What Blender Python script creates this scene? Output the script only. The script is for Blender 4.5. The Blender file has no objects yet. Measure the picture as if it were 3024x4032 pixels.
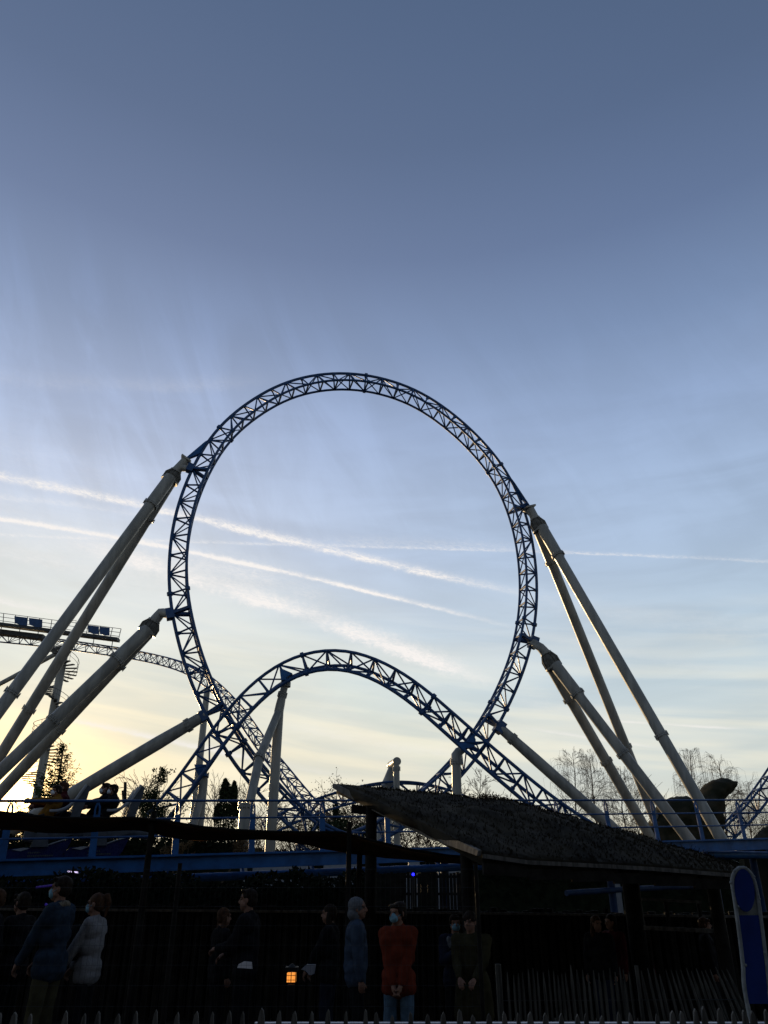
import bpy, bmesh, math, random
from mathutils import Vector, Matrix, noise
from math import sin, cos, tan, pi, atan2, asin, sqrt, radians, exp

# ------------------------------------------------------------------ camera, sky, sun
S = bpy.context.scene
COL = S.collection
F_PX, PITCH, CAM_H = 2980.0, radians(26.6), 1.7
cam_d = bpy.data.cameras.new('camera')
cam_d.sensor_fit = 'VERTICAL'
cam_d.sensor_height = 36.0
cam_d.sensor_width = 27.0
cam_d.lens = 36.0 * F_PX / 4032.0
cam_d.clip_start = 0.1
cam_d.clip_end = 6000
cam = bpy.data.objects.new('camera', cam_d)
COL.objects.link(cam)
cam.location = (0, 0, CAM_H)
cam.rotation_euler = (pi / 2 + PITCH, 0, 0)
S.camera = cam
S.view_settings.view_transform = 'Standard'
S.view_settings.look = 'None'
S.view_settings.gamma = 1.0
S.view_settings.exposure = 0.0
CP, SP = cos(PITCH), sin(PITCH)


def ray(px, py):
    x = (px - 1512.0) / F_PX
    y = (2016.0 - py) / F_PX
    return Vector((x, CP - y * SP, SP + y * CP))


def at(px, py, Y):
    """the world point at distance Y in front of the visitor that is seen in direction (px, py)"""
    d = ray(px, py)
    return Vector((0, 0, CAM_H)) + d * (Y / d.y)


def azel(px, py):
    d = ray(px, py)
    return atan2(d.x, d.y), atan2(d.z, sqrt(d.x ** 2 + d.y ** 2))


SUN_AZ, SUN_EL = azel(100, 3150)

sun_d = bpy.data.lights.new('sun', 'SUN')
sun_d.energy = 4.2
sun_d.angle = radians(0.5)
sun_d.color = (1.0, 0.70, 0.36)
sun = bpy.data.objects.new('sun', sun_d)
COL.objects.link(sun)
sv = Vector((sin(SUN_AZ) * cos(SUN_EL), cos(SUN_AZ) * cos(SUN_EL), sin(SUN_EL)))
sun.rotation_euler = sv.to_track_quat('Z', 'Y').to_euler()


class NT:
    def __init__(s, tree):
        s.t = tree
        s.n = tree.nodes
        s.l = tree.links

    def put(s, sock, v):
        if hasattr(v, 'is_output'):
            s.l.new(v, sock)
        elif v is not None:
            sock.default_value = v

    def m(s, op, a, b=None, c=None, clamp=False):
        n = s.n.new('ShaderNodeMath')
        n.operation = op
        n.use_clamp = clamp
        for i, v in enumerate((a, b, c)):
            if v is not None:
                s.put(n.inputs[i], v)
        return n.outputs[0]

    def mr(s, v, a, b, c=0.0, d=1.0, smooth=True):
        n = s.n.new('ShaderNodeMapRange')
        n.interpolation_type = 'SMOOTHSTEP' if smooth else 'LINEAR'
        s.put(n.inputs[0], v)
        for i, x in enumerate((a, b, c, d)):
            s.put(n.inputs[i + 1], x)
        return n.outputs[0]

    def mix(s, f, a, b, mode='MIX'):
        n = s.n.new('ShaderNodeMix')
        n.data_type = 'RGBA'
        n.blend_type = mode
        s.put(n.inputs[0], f)
        s.put(n.inputs[6], a)
        s.put(n.inputs[7], b)
        return n.outputs[2]

    def noise(s, vec, scale, detail=4.0, rough=0.55, dist=0.0):
        n = s.n.new('ShaderNodeTexNoise')
        s.put(n.inputs['Vector'], vec)
        n.inputs['Scale'].default_value = scale
        n.inputs['Detail'].default_value = detail
        n.inputs['Roughness'].default_value = rough
        n.inputs['Distortion'].default_value = dist
        return n.outputs['Fac']

    def ramp(s, f, stops):
        n = s.n.new('ShaderNodeValToRGB')
        s.put(n.inputs[0], f)
        e = n.color_ramp.elements
        while len(e) < len(stops):
            e.new(0.5)
        for el, (p, c) in zip(e, stops):
            el.position = p
            el.color = (*c, 1)
        return n.outputs[0]

    def xyz(s, x, y, z):
        n = s.n.new('ShaderNodeCombineXYZ')
        for i, v in enumerate((x, y, z)):
            s.put(n.inputs[i], v)
        return n.outputs[0]


def polyfit(xs, ys, deg):
    n = deg + 1
    A = [[sum(x ** (i + j) for x in xs) for j in range(n)] + [sum(y * x ** i for x, y in zip(xs, ys))] for i in range(n)]
    for i in range(n):
        p = max(range(i, n), key=lambda r: abs(A[r][i]))
        A[i], A[p] = A[p], A[i]
        for r in range(n):
            if r != i:
                k = A[r][i] / A[i][i]
                A[r] = [a - k * b for a, b in zip(A[r], A[i])]
    return [A[i][n] / A[i][i] for i in range(n)]


W = bpy.data.worlds.new('World')
S.world = W
W.use_nodes = True
nt = NT(W.node_tree)
nt.n.clear()
SKY_STRENGTH = 0.1
K = 1.0 / SKY_STRENGTH
sky = nt.n.new('ShaderNodeTexSky')
sky.sky_type = 'NISHITA'
sky.sun_disc = False
sky.sun_elevation = SUN_EL
sky.sun_rotation = SUN_AZ
sky.altitude = 100
sky.air_density = 1.0
sky.dust_density = 1.6
sky.ozone_density = 1.6
tc = nt.n.new('ShaderNodeTexCoord')
nrm = nt.n.new('ShaderNodeVectorMath')
nrm.operation = 'NORMALIZE'
nt.l.new(tc.outputs['Generated'], nrm.inputs[0])
DIR = nrm.outputs[0]
sep = nt.n.new('ShaderNodeSeparateXYZ')
nt.l.new(DIR, sep.inputs[0])
X_, Y_, Z_ = sep.outputs
AZ = nt.m('ARCTAN2', X_, Y_)
EL = nt.m('ARCSINE', Z_)
dotn = nt.n.new('ShaderNodeVectorMath')
dotn.operation = 'DOT_PRODUCT'
nt.l.new(DIR, dotn.inputs[0])
dotn.inputs[1].default_value = sv
SUNDOT = nt.m('MAXIMUM', dotn.outputs['Value'], 0.0)
SUNANG = nt.m('ARCCOSINE', nt.m('MINIMUM', SUNDOT, 0.999999))

# air: the Nishita sky seen through a thin veil of cirrostratus, thickest low down
gam = nt.n.new('ShaderNodeGamma')
scl = nt.mix(1.0, sky.outputs[0], (SKY_STRENGTH,) * 3 + (1,), 'MULTIPLY')
nt.l.new(scl, gam.inputs[0])
gam.inputs[1].default_value = 0.6
clear = nt.mix(1.0, gam.outputs[0], (0.53, 0.53, 0.56, 1), 'MULTIPLY')
clear = nt.mix(1.0, clear, (.41, .37, .28, 1), 'DARKEN')
ELN = nt.m('DIVIDE', EL, radians(90), clamp=True)
veil = nt.ramp(ELN, [(0.0, (.50, .46, .34)), (.095, (.44, .45, .40)), (.155, (.33, .41, .46)), (.255, (.265, .345, .475)),
                     (.36, (.185, .255, .415)), (.43, (.095, .145, .275)), (.50, (.042, .072, .172)), (.58, (.016, .038, .112)), (.68, (.006, .026, .090)), (1.0, (.003, .017, .065))])
streak = nt.xyz(nt.m('MULTIPLY', AZ, 2.0), nt.m('MULTIPLY', EL, 10.0), 0.3)
st1 = nt.noise(streak, 2.1, 5.0, 0.55, 0.5)
streak2 = nt.xyz(nt.m('MULTIPLY', AZ, 1.5), nt.m('MULTIPLY', nt.m('ADD', EL, nt.m('MULTIPLY', AZ, 0.12)), 17.0), 4.1)
st2 = nt.noise(streak2, 2.0, 4.0, 0.5, 0.4)
fan = nt.xyz(nt.m('MULTIPLY', nt.m('ADD', AZ, nt.m('MULTIPLY', EL, 0.6)), 7.0), nt.m('MULTIPLY', nt.m('SUBTRACT', EL, nt.m('MULTIPLY', AZ, 0.4)), 1.6), 2.0)
st3 = nt.noise(fan, 1.7, 5.0, 0.6, 0.8)
lowmask = nt.mr(EL, radians(22), radians(10))
vmod = nt.m('ADD', nt.m('ADD', 1.0, nt.m('MULTIPLY', nt.mr(EL, radians(42), radians(25)), nt.mr(st1, 0.3, 0.7, -0.09, 0.09))), nt.m('MULTIPLY', lowmask, nt.mr(st2, 0.3, 0.7, -0.06, 0.06)))
midmask = nt.m('MULTIPLY', nt.mr(EL, radians(20), radians(27)), nt.mr(EL, radians(46), radians(36)))
vmod = nt.m('ADD', vmod, nt.m('MULTIPLY', midmask, nt.m('MULTIPLY', nt.mr(AZ, radians(8), radians(-18), 0.3, 1.0), nt.mr(st3, 0.35, 0.72, -0.08, 0.22))))
vmod = nt.m('MULTIPLY', vmod, nt.mr(SUNANG, radians(55), radians(115), 1.0, 0.16))
veil = nt.mix(1.0, veil, nt.xyz(vmod, vmod, vmod), 'MULTIPLY')
SKYC = nt.mix(1.0, clear, veil, 'ADD')
# low streaky altocumulus: cream bars with blue-grey gaps
bars = nt.mr(st2, 0.36, 0.66)
SKYC = nt.mix(nt.m('MULTIPLY', nt.m('MULTIPLY', bars, lowmask), 0.36), SKYC, (0.98, 0.90, 0.70, 1))
SKYC = nt.mix(nt.m('MULTIPLY', nt.m('MULTIPLY', nt.m('SUBTRACT', 1.0, bars), lowmask), 0.30), SKYC, (0.52, 0.63, 0.69, 1))
# aureole round the low sun
aur = nt.m('MULTIPLY', nt.m('EXPONENT', nt.m('DIVIDE', SUNANG, -0.05)), 1.0)
glow = nt.m('MULTIPLY', nt.m('EXPONENT', nt.m('DIVIDE', SUNANG, -0.13)), 0.24)
SKYC = nt.mix(glow, SKYC, (1.0, 0.72, 0.30, 1), 'ADD')
core = nt.m('MULTIPLY', nt.m('EXPONENT', nt.m('DIVIDE', SUNANG, -0.012)), 5.0)
SKYC = nt.mix(aur, SKYC, (1.2, 0.80, 0.32, 1), 'ADD')
SKYC = nt.mix(core, SKYC, (6.0, 4.6, 2.6, 1), 'ADD')

# redder light low round the sun
gold = nt.m('MULTIPLY', nt.m('EXPONENT', nt.m('DIVIDE', SUNANG, -0.14)), nt.mr(EL, radians(20), radians(4)))
SKYC = nt.mix(gold, SKYC, (1.0, 0.82, 0.50, 1), 'MULTIPLY')

# condensation trails: bands along gently curved paths over the sky (azimuth / elevation)
PUFF = nt.noise(nt.xyz(nt.m('MULTIPLY', AZ, 48.0), nt.m('MULTIPLY', nt.m('ADD', EL, nt.m('MULTIPLY', AZ, 0.16)), 150.0), 0.0), 2.6, 9.0, 0.74, 0.8)
PUFF3 = nt.noise(nt.xyz(nt.m('MULTIPLY', AZ, 30.0), nt.m('MULTIPLY', EL, 30.0), 7.0), 3.1, 8.0, 0.68, 0.4)
PUFF2 = nt.noise(nt.xyz(nt.m('MULTIPLY', AZ, 9.0), nt.m('MULTIPLY', EL, 30.0), 3.0), 1.4, 3.0, 0.55, 0.3)
TRAILS = [
    # px points, half width px, strength, fade-in px, fade-out px (px along x), breakup, deg
    ([(0, 1882), (180, 1915), (400, 1968), (700, 2022), (900, 2075), (1100, 2130), (1300, 2162), (1600, 2238), (1800, 2290), (2000, 2325)], 12.5, 1.7, (-900, -400), (2250, 1400), .75, 3),
    ([(0, 2045), (280, 2080), (460, 2128), (700, 2172), (950, 2212), (1200, 2265), (1400, 2320), (1600, 2375), (1850, 2430), (2010, 2465)], 7, 2.0, (-900, -400), (2100, 1300), .6, 3),
    ([(0, 2107), (300, 2118), (700, 2135), (900, 2140), (1300, 2148), (1700, 2160), (2030, 2168), (2300, 2180), (2600, 2195), (3024, 2210)], 5, .62, (-900, -400), (4200, 2300), .95, 3),
    ([(300, 2130), (500, 2220), (800, 2310), (1100, 2380), (1300, 2450), (1500, 2530), (1700, 2610), (1900, 2685)], 28, 1.5, (100, 600), (2050, 1650), .55, 2),
    ([(600, 2230), (900, 2250), (1150, 2310), (1320, 2380)], 40, .5, (500, 800), (1400, 1100), .8, 2),
    ([(0, 2365), (120, 2395), (240, 2415), (330, 2420)], 10, .65, (-900, -400), (420, 200), .6, 2),
    ([(300, 2840), (450, 2880), (600, 2905), (770, 2935), (1120, 3018), (1300, 3045), (1450, 3082)], 9, .9, (150, 330), (1500, 700), .3, 2),
    ([(2300, 2832), (2430, 2840), (2650, 2855), (2900, 2870)], 3.5, .65, (2350, 2450), (2950, 2800), .2, 1),
    ([(2100, 2870), (2290, 2903), (2450, 2922), (2600, 2948)], 5, .45, (2000, 2250), (2640, 2480), .4, 1),
    ([(2000, 2760), (2200, 2790), (2400, 2830), (2600, 2875)], 24, .18, (1950, 2100), (2600, 2300), .5, 1),
    ([(2000, 2330), (2300, 2400), (2700, 2460), (3024, 2500)], 36, .13, (1900, 2200), (4000, 3000), .6, 1),
    ([(2100, 2500), (2400, 2560), (2700, 2610), (2900, 2660)], 14, .14, (2000, 2300), (2950, 2700), .6, 1),
    ([(0, 2070), (300, 2150), (600, 2240), (900, 2330)], 90, .22, (-900, -300), (1200, 600), .5, 1),
    ([(1000, 2560), (1300, 2600), (1600, 2680), (1850, 2740)], 20, .22, (900, 1200), (1900, 1600), .7, 2),
    ([(0, 1960), (300, 1990), (600, 2040), (800, 2085)], 10, .35, (-900, -300), (850, 500), .8, 2),
    ([(0, 2180), (250, 2230), (500, 2300)], 26, .28, (-900, -300), (600, 300), .8, 2),
    ([(1300, 2135), (1700, 2145), (2200, 2172)], 16, .25, (1150, 1400), (2300, 2000), .9, 2),
    ([(1100, 2850), (1500, 2930), (1900, 2975)], 16, .25, (1000, 1250), (2000, 1700), .6, 2),
    ([(0, 1500), (400, 1512), (800, 1505), (1100, 1508)], 24, .10, (-900, -300), (1150, 800), .6, 1),
    ([(0, 1790), (300, 1840), (700, 1930)], 70, .10, (-900, -300), (800, 300), .7, 1),
]
for pts, w, st, fi, fo, brk, deg in TRAILS:
    ae = [azel(*p) for p in pts]
    co = polyfit([a for a, e in ae], [e for a, e in ae], deg)
    wob = nt.m('ADD', nt.m('MULTIPLY', nt.m('SUBTRACT', PUFF2, 0.5), w * 0.00045), nt.m('MULTIPLY', nt.m('SUBTRACT', PUFF3, 0.5), w * 0.0007))
    ev = co[-1]
    for c in reversed(co[:-1]):
        ev = nt.m('MULTIPLY_ADD', ev, AZ, c)
    d = nt.m('DIVIDE', nt.m('ADD', nt.m('SUBTRACT', EL, ev), wob), w / 3000.0)
    # sharp lower edge, feathered upper edge
    d = nt.m('MULTIPLY', d, nt.m('MULTIPLY_ADD', nt.m('GREATER_THAN', d, 0.0), -0.55, 1.25))
    g = nt.m('EXPONENT', nt.m('MULTIPLY', nt.m('MULTIPLY', d, d), -1.0))
    ym = sum(p[1] for p in pts) / len(pts)
    lo = nt.mr(AZ, azel(fi[0], ym)[0], azel(fi[1], ym)[0])
    hi = nt.mr(AZ, azel(fo[0], ym)[0], azel(fo[1], ym)[0])
    br = nt.m('ADD', 1.0 - brk, nt.m('MULTIPLY', nt.mr(PUFF, 0.32, 0.68), brk))
    br = nt.m('MULTIPLY', br, nt.mr(PUFF2, 0.25, 0.65, 0.35, 1.0))
    k = nt.m('MULTIPLY', nt.m('MULTIPLY', nt.m('MULTIPLY', g, lo), nt.m('MULTIPLY', hi, br)), st)
    SKYC = nt.mix(k, SKYC, (0.94, 0.90, 0.87, 1))
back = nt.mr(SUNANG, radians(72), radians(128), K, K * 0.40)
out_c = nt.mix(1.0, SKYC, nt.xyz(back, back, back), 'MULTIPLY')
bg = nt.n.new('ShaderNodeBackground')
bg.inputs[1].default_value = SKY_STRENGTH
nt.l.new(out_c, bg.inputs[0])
wo = nt.n.new('ShaderNodeOutputWorld')
nt.l.new(bg.outputs[0], wo.inputs[0])
W.cycles.sampling_method = 'MANUAL'
W.cycles.sample_map_resolution = 1024

# ------------------------------------------------------------------ helpers
def mat(name, col, rough=0.6, metal=0.0, var=0.15, scale=8.0, bump=0.0, bscale=None, col2=None, spec=0.22, stretch=None, emit=None, estr=0.0):
    m = bpy.data.materials.new(name)
    m.use_nodes = True
    n = NT(m.node_tree)
    b = m.node_tree.nodes['Principled BSDF']
    t = n.n.new('ShaderNodeTexCoord')
    vec = t.outputs['Object']
    if stretch:
        mp = n.n.new('ShaderNodeMapping')
        mp.inputs['Scale'].default_value = stretch
        n.l.new(vec, mp.inputs['Vector'])
        vec = mp.outputs[0]
    f = n.noise(vec, scale, 5.0, 0.6)
    c2 = col2 if col2 else tuple(c * (1 - var) for c in col)
    c1 = col if col2 else tuple(min(1, c * (1 + var)) for c in col)
    n.l.new(n.mix(n.mr(f, 0.35, 0.65), (*c2, 1), (*c1, 1)), b.inputs['Base Color'])
    n.l.new(n.mr(n.noise(vec, scale * 2.7, 3.0), 0.3, 0.7, max(0.03, rough - 0.1), min(1, rough + 0.1)), b.inputs['Roughness'])
    b.inputs['Metallic'].default_value = metal
    b.inputs['Specular IOR Level'].default_value = spec
    if bump:
        bn = n.n.new('ShaderNodeBump')
        bn.inputs['Strength'].default_value = bump
        bn.inputs['Distance'].default_value = 0.02
        n.l.new(n.noise(vec, bscale or scale * 4, 4.0), bn.inputs['Height'])
        n.l.new(bn.outputs[0], b.inputs['Normal'])
    if emit:
        b.inputs['Emission Color'].default_value = (*emit, 1)
        b.inputs['Emission Strength'].default_value = estr
    return m


M = dict(
    blue=mat('blue_paint', (.016, .058, .17), .45, var=.18, scale=3, spec=.3),
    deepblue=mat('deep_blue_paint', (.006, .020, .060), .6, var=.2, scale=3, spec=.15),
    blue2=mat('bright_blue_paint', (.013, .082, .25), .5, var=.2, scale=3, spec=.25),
    grey=mat('grey_paint', (.235, .24, .236), .42, var=.20, scale=1.6, stretch=(1.5, 1.5, .22), spec=.4),
    dgrey=mat('bare_concrete_grey', (.12, .12, .115), .7, var=.3, scale=5),
    dark=mat('dark_steel', (.045, .05, .06), .5, var=.2),
    grate=mat('steel_grating', (.10, .11, .13), .6, var=.2),
    wood=mat('weathered_wood', (.085, .080, .074), .8, var=.35, scale=6, stretch=(3, 3, .4), bump=.4),
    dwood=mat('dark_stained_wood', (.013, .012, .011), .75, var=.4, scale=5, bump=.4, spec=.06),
    pale=mat('split_chestnut', (.10, .096, .086), .85, var=.4, scale=9, stretch=(3, 3, .3), bump=.5),
    paling=mat('old_chestnut', (.062, .060, .052), .9, var=.4, scale=9, stretch=(3, 3, .3), bump=.5, spec=.06),
    sod=mat('dry_grass', (.034, .029, .020), .95, var=.5, scale=1.4, col2=(.014, .012, .009), spec=.06),
    soil=mat('soil', (.05, .04, .03), .95, var=.4, scale=2, spec=.06),
    paving=mat('paving', (.07, .066, .06), .85, var=.3, scale=2, bump=.3, spec=.06),
    rock=mat('mossy_rock', (.036, .032, .022), .95, var=.5, scale=1.2, bump=1.0, bscale=5, col2=(.016, .018, .011), spec=.06),
    ivy=mat('dark_ivy', (.010, .013, .007), .9, var=.4, scale=4, spec=.04),
    leaf=mat('dark_leaves', (.026, .036, .016), .7, var=.4, scale=4, spec=.06),
    needle=mat('needles', (.030, .045, .020), .7, var=.4, scale=4, spec=.06),
    dryleaf=mat('brown_leaves', (.085, .055, .028), .8, var=.4, scale=4, spec=.06),
    bark=mat('bark', (.085, .065, .048), .9, var=.4, scale=6, spec=.06),
    birch=mat('birch_bark', (.17, .14, .11), .85, var=.5, scale=5),
    twig=mat('twigs', (.095, .065, .045), .85, var=.3, scale=6, spec=.06),
    canvas=mat('brown_canvas', (.075, .042, .022), .85, var=.3, scale=2.5, bump=.3, bscale=60, spec=.06),
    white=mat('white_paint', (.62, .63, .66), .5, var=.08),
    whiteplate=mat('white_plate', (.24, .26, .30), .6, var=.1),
    signframe=mat('rope_grey', (.19, .205, .21), .7, var=.2, scale=14),
    signblue=mat('sign_blue', (.006, .022, .13), .5, var=.15, scale=3, spec=.15),
    signback=mat('sign_backing', (.20, .22, .20), .7, var=.3),
    seat=mat('seat_shell', (.065, .075, .09), .5, var=.15),
    rimw=mat('seat_rim', (.26, .28, .31), .5, var=.1),
    car=mat('car_navy', (.008, .014, .075), .3, var=.2),
    black=mat('black_plastic', (.012, .012, .013), .5, var=.2),
    wire=mat('galvanised_wire', (.03, .033, .035), .6, var=.2),
    skin=mat('skin', (.22, .125, .09), .55, var=.1, spec=.06),
    mask=mat('blue_mask', (.16, .30, .38), .8, var=.08, spec=.06),
    maskw=mat('white_mask', (.62, .66, .70), .8, var=.06, spec=.06),
    denim=mat('denim', (.018, .030, .050), .85, var=.25, scale=12, spec=.06),
    jeans=mat('pale_jeans', (.060, .105, .155), .85, var=.25, scale=10, spec=.06),
    tan=mat('tan_cloth', (.05, .046, .026), .9, var=.2, spec=.06),
    redc=mat('red_cloth', (.115, .022, .011), .9, var=.2, spec=.06),
    knit=mat('cream_knit', (.20, .20, .21), .95, var=.10, scale=40, bump=.6, bscale=90, spec=.06),
    blackc=mat('black_cloth', (.010, .010, .012), .9, var=.3, spec=.06),
    navyc=mat('navy_cloth', (.014, .018, .035), .9, var=.3, spec=.06),
    slate=mat('slate_puffer', (.036, .055, .09), .8, var=.2, spec=.06),
    greyc=mat('grey_hood', (.11, .12, .135), .9, var=.15, scale=30, spec=.06),
    olive=mat('olive_cloth', (.030, .027, .014), .9, var=.25, spec=.06),
    maroon=mat('maroon_cloth', (.055, .012, .014), .9, var=.25, spec=.06),
    yellow=mat('mustard_cloth', (.16, .08, .015), .9, var=.2, spec=.06),
    hair=mat('dark_hair', (.016, .011, .008), .6, var=.4, scale=30, spec=.06),
    hairb=mat('fair_hair', (.11, .08, .045), .7, var=.4, scale=30, spec=.06),
    hairr=mat('brown_hair', (.055, .028, .016), .6, var=.4, scale=30, spec=.06),
    fur=mat('fur_trim', (.15, .13, .10), .95, var=.4, scale=40, spec=.06),
    eye=mat('eye', (.04, .035, .03), .3),
    lampglass=mat('lamp_glass', (.9, .5, .15), .4, emit=(1.0, .33, .05), estr=1.05),
    ledblue=mat('blue_led', (.05, .05, .9), .4, emit=(.012, .012, 1.0), estr=5.0),
    ledviolet=mat('violet_led', (.5, .4, .9), .4, emit=(.80, .66, 1.0), estr=1.2),
    ledindigo=mat('indigo_led', (.1, .05, .6), .4, emit=(.10, .05, .60), estr=.04),
)


class MB:
    """collects shapes, then links them as ONE mesh object"""

    def __init__(s):
        s.v, s.f = [], []

    def add(s, vs, fs):
        o = len(s.v)
        s.v += [tuple(v) for v in vs]
        s.f += [tuple(i + o for i in f) for f in fs]
        return s

    def path(s, pts, rad, n=8, cap=True, flat=1.0):
        pts = [Vector(p) for p in pts]
        if not hasattr(rad, '__len__'):
            rad = [rad] * len(pts)
        T = []
        for i in range(len(pts)):
            t = pts[min(i + 1, len(pts) - 1)] - pts[max(i - 1, 0)]
            T.append(t.normalized() if t.length > 1e-9 else Vector((0, 0, 1)))
        a = Vector((0, 0, 1)) if abs(T[0].z) < .9 else Vector((1, 0, 0))
        u = T[0].cross(a).normalized()
        vs, fs = [], []
        for i, p in enumerate(pts):
            u = (u - T[i] * u.dot(T[i]))
            u = u.normalized() if u.length > 1e-6 else T[i].orthogonal().normalized()
            w = T[i].cross(u)
            for k in range(n):
                an = 2 * pi * k / n
                vs.append(p + u * (cos(an) * rad[i]) + w * (sin(an) * rad[i] * flat))
        for i in range(len(pts) - 1):
            for k in range(n):
                k2 = (k + 1) % n
                fs.append((i * n + k, i * n + k2, (i + 1) * n + k2, (i + 1) * n + k))
        if cap:
            fs.append(tuple(reversed(range(n))))
            fs.append(tuple(range((len(pts) - 1) * n, len(pts) * n)))
        return s.add(vs, fs)

    def tube(s, a, b, r, r2=None, n=8):
        return s.path([a, b], [r, r2 if r2 is not None else r], n)

    def box(s, c, sx, sy, sz, X=Vector((1, 0, 0)), Z=Vector((0, 0, 1))):
        X = X.normalized()
        Z = (Z - X * Z.dot(X)).normalized()
        Y = Z.cross(X)
        c = Vector(c)
        vs = [c + X * (sx / 2 * i) + Y * (sy / 2 * j) + Z * (sz / 2 * k) for k in (-1, 1) for j in (-1, 1) for i in (-1, 1)]
        return s.add(vs, [(0, 2, 3, 1), (4, 5, 7, 6), (0, 1, 5, 4), (2, 6, 7, 3), (0, 4, 6, 2), (1, 3, 7, 5)])

    def bar(s, a, b, w, h, Z=Vector((0, 0, 1))):
        a, b = Vector(a), Vector(b)
        return s.box((a + b) / 2, (b - a).length, w, h, b - a, Z)

    def prism(s, outline, d):
        """outline: list of 3D points in a plane, d: thickness vector"""
        n = len(outline)
        d = Vector(d)
        vs = [Vector(p) - d / 2 for p in outline] + [Vector(p) + d / 2 for p in outline]
        fs = [tuple(range(n)), tuple(reversed(range(n, 2 * n)))]
        fs += [(i, i + n, (i + 1) % n + n, (i + 1) % n) for i in range(n)]
        return s.add(vs, fs)

    def ball(s, c, r, nu=10, nv=7, sc=(1, 1, 1)):
        c = Vector(c)
        vs = [c + Vector((0, 0, -r * sc[2]))]
        for j in range(1, nv):
            ph = -pi / 2 + pi * j / nv
            for i in range(nu):
                th = 2 * pi * i / nu
                vs.append(c + Vector((cos(th) * cos(ph) * r * sc[0], sin(th) * cos(ph) * r * sc[1], sin(ph) * r * sc[2])))
        vs.append(c + Vector((0, 0, r * sc[2])))
        fs = [(0, 1 + (i + 1) % nu, 1 + i) for i in range(nu)]
        for j in range(nv - 2):
            for i in range(nu):
                a, b = 1 + j * nu + i, 1 + j * nu + (i + 1) % nu
                fs.append((a, b, b + nu, a + nu))
        o = 1 + (nv - 2) * nu
        fs += [(o + i, o + (i + 1) % nu, len(vs) - 1) for i in range(nu)]
        return s.add(vs, fs)

    def build(s, name, m, parent=None, smooth=True, angle=40, loc=None, local=False):
        me = bpy.data.meshes.new(name)
        org = Vector(loc) if loc is not None else Vector((0, 0, 0))
        off = org + (parent.location if parent is not None else Vector((0, 0, 0)))
        if parent is not None and parent.parent is not None:
            off += parent.parent.location
        if local:                                   # the shapes are already in the parent's own space
            off = org
        me.from_pydata([tuple(Vector(v) - off) for v in s.v], [], s.f)
        me.materials.append(m)
        o = bpy.data.objects.new(name, me)
        COL.objects.link(o)
        o.location = org
        if parent is not None:
            o.parent = parent
        if smooth:
            me.polygons.foreach_set('use_smooth', [True] * len(me.polygons))
            me.set_sharp_from_angle(angle=radians(angle))
        me.update()
        return o


def tag(o, label, cat=None, group=None, kind=None):
    if label:
        o['label'] = label
    if cat:
        o['category'] = cat
    if group:
        o['group'] = group
    if kind:
        o['kind'] = kind
    return o


def thing(name, loc, label, cat, group=None):
    o = bpy.data.objects.new(name, None)
    COL.objects.link(o)
    o.empty_display_size = .2
    o.location = loc
    return tag(o, label, cat, group)


def resample(pts, step, k=8):
    """Catmull-Rom through pts, then equal arc steps"""
    P = [Vector(p) for p in pts]
    P = [P[0] * 2 - P[1]] + P + [P[-1] * 2 - P[-2]]
    fine = []
    for i in range(1, len(P) - 2):
        a, b, c, d = P[i - 1:i + 3]
        for j in range(k):
            t = j / k
            fine.append(0.5 * ((2 * b) + (c - a) * t + (2 * a - 5 * b + 4 * c - d) * t * t + (3 * b - a - 3 * c + d) * t ** 3))
    fine.append(P[-2])
    L = [0]
    for i in range(1, len(fine)):
        L.append(L[-1] + (fine[i] - fine[i - 1]).length)
    n = max(2, int(round(L[-1] / step)))
    out, j = [], 0
    for q in range(n + 1):
        s_ = L[-1] * q / n
        while j < len(L) - 2 and L[j + 1] < s_:
            j += 1
        t = (s_ - L[j]) / max(1e-9, L[j + 1] - L[j])
        out.append(fine[j].lerp(fine[j + 1], t))
    return out


def smoothed(pts, it=2):
    for _ in range(it):
        q = list(pts)
        for i in range(1, len(pts) - 1):
            q[i] = pts[i - 1] * .25 + pts[i] * .5 + pts[i + 1] * .25
        pts = q
    return pts


# ------------------------------------------------------------------ ground
def ground_sheet(name, x0, x1, y0, y1, nx, ny, z, m, amp=0.0):
    mb = MB()
    vs = [(x0 + (x1 - x0) * i / nx, y0 + (y1 - y0) * j / ny,
           z + (amp * noise.noise(Vector((x0 + (x1 - x0) * i / nx, y0 + (y1 - y0) * j / ny, 0)) * .15) if amp else 0)) for j in range(ny + 1) for i in range(nx + 1)]
    fs = [(j * (nx + 1) + i, j * (nx + 1) + i + 1, (j + 1) * (nx + 1) + i + 1, (j + 1) * (nx + 1) + i) for j in range(ny) for i in range(nx)]
    mb.add(vs, fs)
    o = mb.build(name, m)
    o['kind'] = 'structure'
    return o


ground_sheet('ground', -1500, 1500, -300, 2500, 10, 10, -0.06, M['soil'])
ground_sheet('queue_path', -30, 30, 6.6, 13.0, 30, 10, -0.004, M['paving'])
ground_sheet('path', -30, 30, -20, 6.0, 20, 10, -0.002, M['paving'])


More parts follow.
